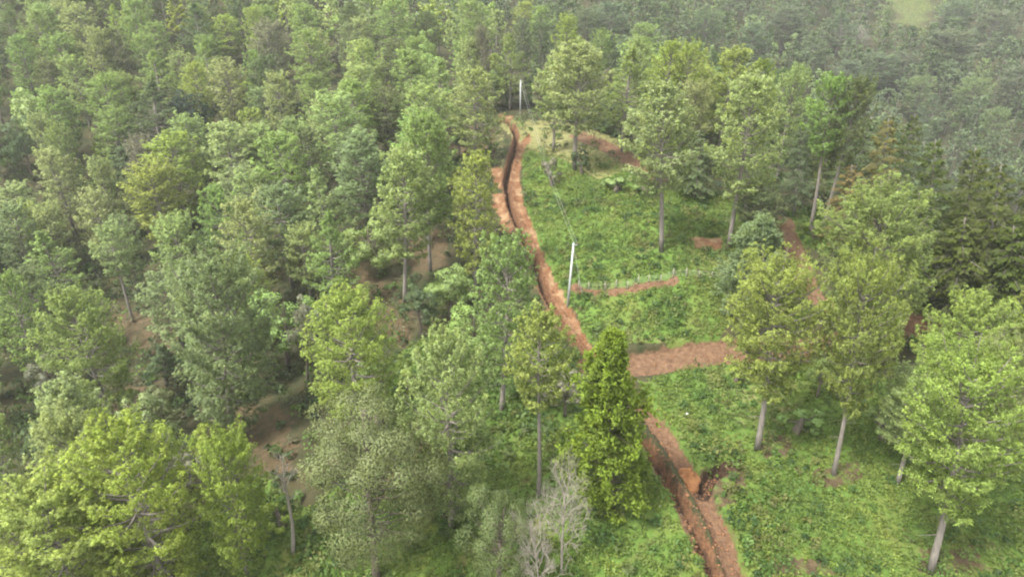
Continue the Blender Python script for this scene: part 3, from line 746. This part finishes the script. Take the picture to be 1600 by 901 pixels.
 ('R','hazy',1415,85,60,20,None,'hazy crown directly below the far green glade'),
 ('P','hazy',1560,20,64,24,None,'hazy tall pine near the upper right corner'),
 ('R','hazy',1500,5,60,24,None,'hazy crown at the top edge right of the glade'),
 # --- shrubs
 ('S','dark',908,236,34,3.6,(908,272),'dark round bush beside the broad pine at the clearing top'),
 ('S','mid',762,215,42,3.,(762,240),'low bush left of the trench bend'),
 ('S','grey',855,245,40,3.4,(862,290),'grey green bush under the pale pine at the clearing top'),
 ('S','mid',965,270,60,2.4,(965,300),'low leafy bush on the upper part of the green slope'),
 ('S','mid',1010,285,50,2.4,(1012,305),'leafy bush left of the tall clearing pine'),
 ('S','lime',1150,575,40,2.,(1150,600),'bright weed bush below the dirt road'),
 ('S','lime',1265,345,40,3.,(1270,375),'bright green bush beside the upper right road'),
 ('S','deep',205,620,40,4.,(150,640),'small dark bush between the left pines'),
 ('S','lime',440,790,70,4.,(440,820),'bright green bush at the foot of the dead snag'),
 ('S','lime',640,580,60,3.,(640,610),'bright green bush right of the yellow green pine'),
 ('S','mid',910,690,60,3.,(905,730),'leafy bush between the thin pine and the cypress'),
 ('S','lime',665,885,36,3.5,None,'small yellow green bush at the bottom edge'),
 ('S','mid',1390,640,80,4.,None,'green bush behind the leaning pale trunk'),
 ('S','mid',1255,640,80,3.,None,'green bush between the two bare grey trunks'),
]
VI = 0
for kd, tone, u, v, wp, H, base, lab in T_:
    if base is not None:
        x, y, z, t = hit(*base); z = gz(x, y)
        hs = np.linspace(2, 40, 400); _, vv, _ = proj(np.full(400, x), np.full(400, y), z + hs); H = float(hs[np.argmin(np.abs(vv - v))])
        # let the crown lean to the traced top
        ut, _, de = proj(x, y, z + H); lean_x = float((u - ut) * de / F)
        ly = math.atan2(lean_x, H); ly = max(-.16, min(.16, ly))
        lab_lean = (0, ly); rz = 0
        t = float(proj(x, y, z + H * .6)[2])
    else:
        H = H * .78 if H >= 19 and v < 350 else H
        x, y, z, t = hit(u, v, H); lab_lean = (0, 0); rz = None; t = float(proj(x, y, z + H * .6)[2])
    if base is None and v < 350: wp *= 1.12
    VI += 1
    plant(kd, tone, x, y, H, wp * t / F * 1.04, lab, rz=rz, vi=VI, lean=lab_lean)
HAND = list(PLACED)

# ------------------------------------------------------------------ the rest of the forest
KEEP = [[(765,178),(880,185),(1000,222),(1012,258),(1100,300),(1165,310),(1160,420),(1150,560),(1250,600),(1370,680),(1400,901),(1010,901),(925,800),(985,700),(925,570),(850,490),(795,380),(765,300)],
        [(160,480),(180,470),(225,500),(240,520),(215,545),(170,540)],[(385,680),(450,665),(465,700),(455,740),(410,740)],[(395,750),(460,750),(460,860),(400,860)],
        [(560,400),(600,400),(650,470),(640,540),(600,540),(540,470)],[(1225,330),(1290,350),(1300,470),(1240,470)],[(1540,495),(1600,505),(1600,550),(1555,540)],[(1440,480),(1480,480),(1475,505),(1440,505)],
        [(610,560),(660,540),(650,640),(610,620)],[(820,640),(900,640),(900,740),(800,740)],[(640,360),(700,360),(700,440),(640,440)],[(1180,600),(1380,620),(1360,780),(1200,720)],[(925,740),(1080,860),(1100,940),(925,940)],
        [(425,665),(480,665),(480,880),(425,880)],[(796,118),(830,118),(830,182),(796,182)],[(880,375),(905,375),(905,480),(880,480)],
        [(1392,5),(1462,5),(1450,35),(1432,45),(1405,32)]]
KEEP = [np.array(k, float) for k in KEEP]
hx = np.array([p['x'] for p in HAND]); hy = np.array([p['y'] for p in HAND])
def crown_px(x, y, z, H, W):
    uc, vc, de = proj(x, y, z + H * .65); return uc, vc, F * W / 2 / de, F * H * .36 / de, de
HC = np.array([crown_px(p['x'], p['y'], p['z'], p['H'], p['W']) for p in HAND])
HK = np.array([p['kind'] not in 'S' for p in HAND])
cand = []
r2 = np.random.default_rng(99)
pts = []
gridc = {}
def far_enough(x, y, s):
    k = (int(x // 12), int(y // 12))
    for i in (-1, 0, 1):
        for j in (-1, 0, 1):
            for (a_, b_) in gridc.get((k[0] + i, k[1] + j), ()):
                if (a_ - x) ** 2 + (b_ - y) ** 2 < s * s: return False
    return True
for p in HAND:
    if p['kind'] != 'S': gridc.setdefault((int(p['x'] // 12), int(p['y'] // 12)), []).append((p['x'], p['y']))
N_ = 26000
cx = r2.uniform(-330, 420, N_); cy = 25 + 560 * r2.uniform(0, 1, N_) ** 1.0
cu, cv, cde = proj(cx, cy, base_h(cx, cy) + 12)
ok = (cu > -120) & (cu < 1720) & (cv > -160) & (cv < 1050) & (cde > 20)
cx, cy = cx[ok], cy[ok]; cz_ = base_h(cx, cy)
inglade = in_poly(cx, cy, GLADE)
rd = np.min([seg_dist(cx, cy, pl)[0] for pl in (TRACK_UP, TRACK_LOW, ROAD, RIGHT_ROAD, TOP_ROAD)], axis=0)
TH = np.array([25, 60, 120, 200, 300, 400, 520, 700.])
FILL = []
for x, y, z, gl, rr in zip(cx, cy, cz_, inglade, rd):
    if gl or rr < 3.5: continue
    if not far_enough(x, y, 6.2 if y < 160 else 7.0): continue
    H = r2.uniform(12, 18) if y < 170 else r2.uniform(13, 19); W = r2.uniform(7.4, 11.2)
    small = False
    for attempt in range(2):
        uc, vc, ru, rv, de = crown_px(x, y, z, H, W)
        bad = False
        th = np.linspace(0, 6.28, 9); su = np.concatenate([[uc], uc + ru * .8 * np.cos(th)]); sv = np.concatenate([[vc], vc + rv * np.sin(th)])
        for K in KEEP:
            if in_poly(su, sv, K).any(): bad = True; break
        if not bad:
            m_ = HK & (HC[:, 4] > de) & (np.abs(HC[:, 0] - uc) < (HC[:, 2] * .75 + ru)) & ((vc - rv) < HC[:, 1] - HC[:, 3] * .15) & ((vc + rv) > HC[:, 1] - HC[:, 3])
            bad = m_.any()
        if not bad: break
        H = r2.uniform(4.5, 8.5); W = r2.uniform(3.4, 5.2); small = True
    if bad or (not small and de < 68 and -60 < uc < 1660): continue
    # sight line: hidden behind the relief?
    t_ = np.linspace(.3, .97, 24); top = z + H
    if (base_h(x * t_, y * t_) > CZ + (top - CZ) * t_).any(): continue
    gridc.setdefault((int(x // 12), int(y // 12)), []).append((x, y))
    FILL.append((de, x, y, z, H, W, small, uc, vc, ru))
FILL.sort()
print('fill trees', len(FILL), 'near', sum(1 for f in FILL if f[0] < 150))

# words for each of them, by the hand placed tree it stands nearest to
WORD = dict(pale='pale', mid='mid green', yel='yellow green', blue='blue green', dark='dark green', olive='olive', brown='brownish', grey='greyish', hazy='hazy grey green', deep='very dark', cedar='dark', lime='bright green', bright='bright green')
def wherewords(uc, vc, ru):
    d = np.hypot(HC[:, 0] - uc, (HC[:, 1] - vc)) + 500 * (~HK)
    k = int(np.argmin(d)); du, dv = uc - HC[k, 0], vc - HC[k, 1]
    if abs(du) > 1.6 * abs(dv): w = 'just right of' if du > 0 else 'just left of'
    elif abs(dv) > 1.6 * abs(du): w = 'just below' if dv > 0 else 'just above'
    else: w = ('below and ' if dv > 0 else 'above and ') + ('right of' if du > 0 else 'left of')
    lab = HAND[k]['label'].split()
    return k, w
SHORT = {}
def short(k):
    w = HAND[k]['label'].split()
    out_ = []
    for t_ in w:
        if len(out_) >= 10: break
        out_.append(t_)
    while out_[-1] in ('the', 'a', 'and', 'of', 'with', 'in', 'on', 'at', 'over', 'its', 'by', 'near', 'right', 'left', 'below', 'above', 'behind', 'beside', 'from', 'between', 'hand'): out_.pop()
    return ' '.join(out_)
used = set(p['label'] for p in HAND)
LIM = 215
count = 0; far_list = []
for f in FILL:
    de, x, y, z, H, W, small, uc, vc, ru = f
    u_ = r2.uniform()
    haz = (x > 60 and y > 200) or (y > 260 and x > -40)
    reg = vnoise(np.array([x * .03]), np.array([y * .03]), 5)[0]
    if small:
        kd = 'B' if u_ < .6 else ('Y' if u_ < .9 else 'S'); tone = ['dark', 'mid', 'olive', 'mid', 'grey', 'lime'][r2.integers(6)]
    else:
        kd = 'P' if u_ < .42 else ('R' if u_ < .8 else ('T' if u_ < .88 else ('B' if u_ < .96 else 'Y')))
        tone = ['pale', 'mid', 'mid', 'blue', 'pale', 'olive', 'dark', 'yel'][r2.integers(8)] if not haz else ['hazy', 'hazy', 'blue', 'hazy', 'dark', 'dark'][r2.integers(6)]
        if x > 45 and 95 < y < 200: kd = 'D' if u_ < .7 else 'P'; tone = 'cedar' if u_ < .5 else 'dark'
    vis = -70 < uc < 1670 and -40 < vc < 1010
    if vis and (small and de < 150 or count < LIM):
        k, w = wherewords(uc, vc, ru)
        sz = ('small ' if small else ('tall ' if H > 17 else ('slender ' if W < 7 else '')))
        noun = {'B': 'leafy tree', 'S': 'shrub', 'D': 'conifer'}.get(kd, 'pine')
        lab = sz + WORD[tone] + ' ' + noun + ' ' + w + ' the ' + short(k)
        lab = ' '.join(lab.split()[:16])
        for alt in ('rounded ', 'narrow ', 'ragged ', 'thin ', 'full ', 'soft '):
            if lab not in used: break
            lab = ' '.join((alt + lab).split()[:16])
        used.add(lab)
        plant(kd, tone, x, y, H, W, lab, handmade=False)
        if not small: count += 1
    elif de > 150:
        far_list.append((x, y, z, H, W, tone))
open('/tmp/log.txt', 'w').write(str((len(FILL), len(PLACED), len(far_list), [round(f[0]) for f in FILL[::100]]))) if False else None

# trees beyond those: one joined mass of smaller models
def low(kind, seed):
    if kind == 'P': d = pine_proto(seed, cb=.22, nb=26, nblade=4, tsz=1.05, dens=.27, wid=.32, prof=['oval', 'dome', 'cone'][seed % 3])
    else: d = broad_proto(seed, H=18, lobes=26, per=12, leaf=.5)
    v, q, t, tone = d['crown'].arrays(); tb = MB(); tb.tube(np.array([[0, 0, -.6], [0, 0, d['H'] * .8]]), [.3, .08], 5)
    tv, tq, tt, _ = tb.arrays()
    return d['H'], d['W'], v, q, tone, tv, tq, np.vstack(d['crown'].nor)
LOWS = [low('P', 101), low('P', 102), low('P', 103), low('P', 104), low('P', 106), low('B', 105)]
V, Q, TO, TI, MI, NO = [], [], [], [], [], []; n0 = 0
far_list = [f for f in far_list if True][:1100]
for (x, y, z, H, W, tone) in far_list:
    h0, w0, v, q, to, tv, tq, vn = LOWS[r2.integers(len(LOWS))]
    a_ = r2.uniform(0, 6.28); s1, s2 = W / w0, H / h0; ca, sa = math.cos(a_), math.sin(a_); zz = gz(x, y)
    def xf(v): return np.stack([(v[:, 0] * ca - v[:, 1] * sa) * s1 + x, (v[:, 0] * sa + v[:, 1] * ca) * s1 + y, v[:, 2] * s2 + zz], 1)
    for vv, qq, tt_, mi, ti in ((v, q, to, 0, TONE[tone]), (tv, tq, np.full(len(tv), .5), 1, (.2, .2, .2))):
        NO.append(np.stack([vn[:, 0] * ca - vn[:, 1] * sa, vn[:, 0] * sa + vn[:, 1] * ca, vn[:, 2]], 1) if mi == 0 else np.zeros((len(vv), 3)))
        V.append(xf(vv)); Q.append(qq + n0); n0 += len(vv); TO.append(tt_)
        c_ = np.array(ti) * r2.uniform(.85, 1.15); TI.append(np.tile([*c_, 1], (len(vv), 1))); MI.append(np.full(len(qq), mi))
if V:
    fm = make_mesh('distant_forest', np.vstack(V), [np.vstack(Q)], [M_FAR, M_BARK], mi=np.concatenate(MI), tone=np.concatenate(TO), tint=np.vstack(TI), nor=np.vstack(NO))
    link('distant_forest', fm, kind='stuff', label='distant hazy pine forest covering the hills behind the ridge', category='forest')

# ------------------------------------------------------------------ undergrowth and ground cover
def cover(name, n, xr, yr, keepf, per, size, spread, tintf, label, cat, seed, up=.25):
    r = np.random.default_rng(seed); x = r.uniform(*xr, n); y = r.uniform(*yr, n)
    u, v, de = proj(x, y, base_h(x, y)); ok = (u > -60) & (u < 1660) & (v > -20) & (v < 960) & (de > 10); x, y = x[ok], y[ok]
    mm = masks(x, y); ok = keepf(x, y, mm, r); x, y = x[ok], y[ok]; mm = {k: a[ok] for k, a in mm.items()}; n = len(x)
    z = ground(x, y); sc = r.uniform(.6, 1.3, n) * (1 + 1.2 * np.clip(fbm(x * .35, y * .35, 77) * 2, -.3, .8))
    d = unit(r.normal(size=(n, per, 3)) + np.array([0, 0, .9])); d[..., 2] = np.abs(d[..., 2])
    p = np.stack([x, y, z], 1)[:, None] + d * (spread * sc)[:, None, None] * r.uniform(.5, 1.05, (n, per, 1)) + np.array([0, 0, up * 1.]) * sc[:, None, None]
    v_, q_ = leaf_quads(p.reshape(-1, 3), unit(d + np.array([0, 0, .5])).reshape(-1, 3), size, r, jit=.5)
    tint = tintf(x, y, mm, r); tint = np.concatenate([tint, np.ones((n, 1))], 1)
    me = make_mesh(name, v_, [q_], M_FAR, tone=np.repeat(r.uniform(0, 1, n), per * 4) * .7 + np.repeat(r.uniform(0, .3, n * per), 4), tint=np.repeat(tint, per * 4, axis=0))
    print(name, n, len(q_))
    return link(name, me, kind='stuff', label=label, category=cat)
def t_lush(x, y, mm, r):
    g = np.clip(.5 + fbm(x * .25, y * .25, 61) * 1.6 + r.normal(size=len(x)) * .18, 0, 1)[:, None]
    c = np.array([.066, .118, .022]) * (1 - g) + np.array([.145, .195, .040]) * g
    b_ = np.clip(fbm(x * .16, y * .16, 63) * 5 - .75, 0, .7)[:, None]; c = c * (1 - b_) + np.array([.12, .12, .045]) * b_
    dd = (mm['dry'] * .8)[:, None]; return c * (1 - dd) + np.array([.13, .14, .05]) * dd
cover('green_weeds', 92000, (-48, 62), (26, 150), lambda x, y, m, r: (m['lush'] > .5) & (m['soil'] < .25) & (m['orange'] < .3) & (m['dig'] < .3) & ((m['litter'] < .5) | (r.uniform(size=len(x)) < .2)) & ((m['dry'] < .5) | (r.uniform(size=len(x)) < .35)),
      9, .12, .36, t_lush, 'lush green weeds and creepers covering the cleared slope', 'weeds', 5, up=.05)
def t_tall(x, y, mm, r):
    pal = np.array([(.055, .105, .022), (.105, .155, .032), (.075, .13, .026), (.11, .125, .036), (.04, .08, .022)]); return pal[r.integers(0, 5, len(x))] * r.uniform(.85, 1.15, (len(x), 1))
cover('tall_weeds', 16000, (-48, 62), (28, 140), lambda x, y, m, r: (m['lush'] > .5) & (m['soil'] < .05) & (m['orange'] < .05) & (m['dig'] < .05) & (m['cut_dark'] < .05) & (r.uniform(size=len(x)) < np.clip(.25 + 2.6 * fbm(x * .12, y * .12, 91), .04, .9)),
      34, .15, .75, t_tall, 'taller leafy weeds and brambles in clumps on the cleared slope', 'weeds', 8, up=.25)
def t_under(x, y, mm, r):
    pal = np.array([(.05, .08, .03), (.08, .11, .035), (.035, .055, .025), (.10, .10, .055), (.075, .13, .028)]); c = pal[r.integers(0, 5, len(x))]
    return c * (1 - mm['lush'][:, None] * .5) + np.array([.08, .14, .025]) * mm['lush'][:, None] * .5
cover('undergrowth', 19000, (-120, 110), (28, 190), lambda x, y, m, r: ((m['lush'] < .5) | (y < 75) & (x < 12)) & (m['soil'] < .1) & (m['orange'] < .1) & (m['dig'] < .1) & (r.uniform(size=len(x)) < (1 - .5 * m['litter']) * np.clip(.35 + 2 * fbm(x * .08, y * .08, 71), .08, 1)),
      34, .21, 1.15, t_under, 'mixed dark undergrowth of shrubs and saplings between the trunks', 'undergrowth', 6, up=.5)

r4 = np.random.default_rng(44); CV, CQ, CT = [], [], []; n0 = 0
octq = np.array([(0, 2, 4), (2, 1, 4), (1, 3, 4), (3, 0, 4), (2, 0, 5), (1, 2, 5), (3, 1, 5), (0, 3, 5)])
octv = np.array([(1, 0, 0), (-1, 0, 0), (0, 1, 0), (0, -1, 0), (0, 0, 1), (0, 0, -1.)])
for pl, w, n in ((TRACK_UP, 1.5, 1500), (TRACK_LOW, 1.2, 1100), (TRENCH_UP, .95, 2000), (TRENCH_LOW, .85, 1400), (ROAD, 2.1, 500), (SIDE_CUT, 1.0, 220), (TERRACE, .8, 200)):
    seg = np.hypot(*np.diff(pl, axis=0).T); cs = np.concatenate([[0], np.cumsum(seg)]); q_ = r4.uniform(0, cs[-1], n)
    px_ = np.interp(q_, cs, pl[:, 0]) + r4.normal(size=n) * w * .55; py_ = np.interp(q_, cs, pl[:, 1]) + r4.normal(size=n) * w * .3; pz_ = ground(px_, py_)
    s_ = .04 + .12 * r4.uniform(0, 1, n) ** 3
    v = octv[None] * s_[:, None, None] * r4.uniform(.6, 1.3, (n, 6, 1)) * np.array([1, 1, .7]) + r4.normal(size=(n, 6, 3)) * s_[:, None, None] * .15 + np.stack([px_, py_, pz_ + s_ * .3], 1)[:, None]
    CV.append(v.reshape(-1, 3)); CQ.append((octq[None] + (np.arange(n) * 6)[:, None, None] + n0).reshape(-1, 3)); n0 += n * 6
    col = np.array([(.10, .045, .02), (.17, .08, .035), (.07, .035, .02), (.13, .065, .035)])[r4.integers(0, 4, n)]
    CT.append(np.repeat(np.concatenate([col, np.ones((n, 1))], 1), 6, axis=0))
m, nt, N, L = new_mat('crumbly_soil'); out = N('ShaderNodeOutputMaterial'); pr = N('ShaderNodeBsdfPrincipled'); pr.inputs['Roughness'].default_value = .95
at = N('ShaderNodeAttribute'); at.attribute_name = 'tint'; L(at.outputs['Color'], pr.inputs['Base Color']); L(pr.outputs[0], out.inputs[0])
link('soil_clods', make_mesh('soil_clods', np.vstack(CV), [np.vstack(CQ)], m, tint=np.vstack(CT)), kind='stuff', label='loose clods of red brown soil along the diggings', category='soil')

# ------------------------------------------------------------------ utility poles and line
def pole(base, top, label, lean):
    x, y, z, t = hit(*base); z = gz(x, y)
    hs = np.linspace(3, 16, 400); _, vv, _ = proj(np.full(400, x), np.full(400, y), z + hs); H = float(hs[np.argmin(np.abs(vv - top[1]))])
    root = link('utility_pole', None, loc=(x, y, z), label=label, category='utility pole', group='grey utility poles beside the track')
    root.rotation_euler = (0, lean, 0)
    b = MB(); b.tube([(0, 0, -1), (0, 0, H * .5), (0, 0, H)], [.17, .14, .11], 12); link('shaft', b.mesh('shaft', M_CONC, True), root)
    b = MB(); b.tube([(0, 0, H - .25), (0, 0, H - .12)], [.135, .135], 12); c1 = link('collar', b.mesh('collar', M_WIRE, True), root)
    c2 = link('collar', b.mesh('collar', M_WIRE, True), root, loc=(0, 0, -1.2))
    b = MB(); b.box((.22, 0, H - .2), (.5, .07, .07)); link('bracket', b.mesh('bracket', M_WIRE), root)
    b = MB(); b.tube([(.42, 0, H - .16), (.42, 0, H - .1), (.42, 0, H - .04), (.42, 0, H + .04), (.42, 0, H + .1)], [.03, .07, .04, .065, .03], 10)
    link('insulator', b.mesh('insulator', M_INS, True), root)
    b = MB(); b.tube([(0, 0, H + .02), (0, 0, H + .12)], [.11, .03], 10); link('cap', b.mesh('cap', M_CONC, True), root)
    b = MB(); s_ = np.linspace(0, 1, 6); e_ = np.array([1.9, .6, gz(x + 1.9, y + .6) - z]); b.tube(np.outer(1 - s_, [.1, 0, H - .6]) + np.outer(s_, e_), np.full(6, .018), 4); link('guy_wire', b.mesh('guy_wire', M_WIRE), root)
    bpy.context.view_layer.update() if False else None
    ca, sa = math.cos(lean), math.sin(lean)
    def wp(px, pz): return np.array([x + px * ca + pz * sa, y, z - px * sa + pz * ca])
    return wp(.42, H + .1), wp(0, H + .12)
a1, a2 = pole((887, 476), (895, 380), 'nearer grey utility pole standing between the dirt track and terrace path', .045)
b1, b2 = pole((813, 178), (813, 126), 'farther grey utility pole at the top end of the trench', 0)
wl = link('power_line', None, loc=tuple((a1 + b1) / 2), label='thin sagging overhead wires strung between the two grey poles', category='power line')
cpt = (a1 + b1) / 2
def sagline(p, q, sag, n=18):
    s_ = np.linspace(0, 1, n)[:, None]; l_ = p * (1 - s_) + q * s_; l_[:, 2] -= (4 * sag * s_ * (1 - s_))[:, 0]; return l_ - cpt
for p, q in ((a1, b1), (a2, b2)):
    b = MB(); b.tube(sagline(p, q, 1.6), np.full(18, .009), 3, cap=False); link('wire', b.mesh('wire', M_WIRE), wl)

# ------------------------------------------------------------------ wire fence along the terrace
FP = [(904,451),(920,450),(946,449),(962,448),(981,447),(997,443),(1013,440),(1032,437),(1051,436),(1072,436),(1092,437),(1111,438),(1130,440)]
FW = [hit(*p)[:2] for p in FP]; fz = [gz(*p) for p in FW]; f0 = np.array([*FW[0], fz[0]])
fr = link('wire_fence', None, loc=tuple(f0), label='low wire fence on pale wooden posts along the terrace path', category='fence')
tops = []
for i, ((x, y), z) in enumerate(zip(FW, fz)):
    h = random.uniform(1.05, 1.35); lx, ly = random.uniform(-.07, .07), random.uniform(-.07, .07)
    b = MB(); b.tube([(0, 0, -.4), (lx * .5, ly * .5, h * .5), (lx, ly, h)], [.07, .065, .055], 7); link('post', b.mesh('post', M_POST, True), fr, loc=tuple(np.array([x, y, z]) - f0))
    tops.append(np.array([x, y, z]) - f0)
for hh in (.35, .7, 1.0):
    b = MB()
    b.tube(np.array([t_ + np.array([0, -.07, hh]) for t_ in tops]), np.full(len(tops), .006), 3); link('wire', b.mesh('wire', M_WIRE), fr)

# ------------------------------------------------------------------ spoil heap, litter, tarpaulin
def blob(name, px, rx, ry, rz_, mat, seed, sub=26, rough=.3, **props):
    x, y, _, _ = hit(*px); z = gz(x, y); r = np.random.default_rng(seed)
    th = np.linspace(0, 2 * np.pi, sub, endpoint=False); ph = np.linspace(0, 1, 10); V_ = []
    for p_ in ph:
        for t_ in th:
            rr = math.cos(p_ * math.pi / 2) ; hh = math.sin(p_ * math.pi / 2)
            k = 1 + rough * (vnoise(np.array([math.cos(t_) * 2 + p_ * 3 + seed]), np.array([math.sin(t_) * 2 + p_ * 2]), seed)[0] - .5) * 2
            V_.append((rx * rr * k * math.cos(t_), ry * rr * k * math.sin(t_), rz_ * hh * k - .12 * (p_ == 0)))
    V_ = np.array(V_); q = [(i * sub + j, i * sub + (j + 1) % sub, (i + 1) * sub + (j + 1) % sub, (i + 1) * sub + j) for i in range(9) for j in range(sub)]
    return link(name, make_mesh(name, V_, [np.array(q)], mat, smooth=True), loc=(x, y, z), **props)
blob('spoil_heap', (1074, 742), 1.25, 1.5, .75, M_SOIL, 3, label='orange heap of dug soil beside the lower trench', category='soil heap')
blob('tarpaulin', (1468, 486), 1.1, .8, .9, M_BLUE, 9, rough=.45, label='dark blue tarpaulin heap under the cedars at the right hand road', category='tarpaulin')
for i, (px, s_, lab) in enumerate((((1072, 650), .30, 'white scrap of plastic in the weeds right of the track below the road'), ((1031, 795), .22, 'white scrap lying in grass left of the lower trench'),
        ((1066, 788), .25, 'white lump standing for water glints inside the lower trench'), ((1008, 697), .2, 'white scrap at the upper end of the lower trench'),  # the lump in the trench is white in place of water glints
        ((1172, 838), .2, 'small white scrap in the weeds right of the lower track'), ((867, 376), .2, 'small white scrap in the weeds right of the upper track'))):
    blob('litter', px, s_ * .6, s_ * .45, s_ * .3, M_WHITE, 20 + i, sub=10, rough=.6, label=lab, category='litter', group='white scraps lying about the diggings')

# ------------------------------------------------------------------ haze
if HAZE_DENSITY > 0:
    m, nt, N, L = new_mat('pale_haze'); out = N('ShaderNodeOutputMaterial'); pv = N('ShaderNodeVolumePrincipled')
    pv.inputs['Color'].default_value = (.93, .96, 1.0, 1); pv.inputs['Density'].default_value = HAZE_DENSITY; pv.inputs['Anisotropy'].default_value = .2
    L(pv.outputs[0], out.inputs['Volume'])
    zb = float(gzv.min()) - 1; zt = max(float(gzv.max()) + 30, CZ + 5)
    b = MB(); b.box((50, 390, (zb + zt) / 2), (1240, 1060, zt - zb)); link('haze', b.mesh('haze', m), kind='stuff', label='thin pale haze filling the air over the valley', category='haze')
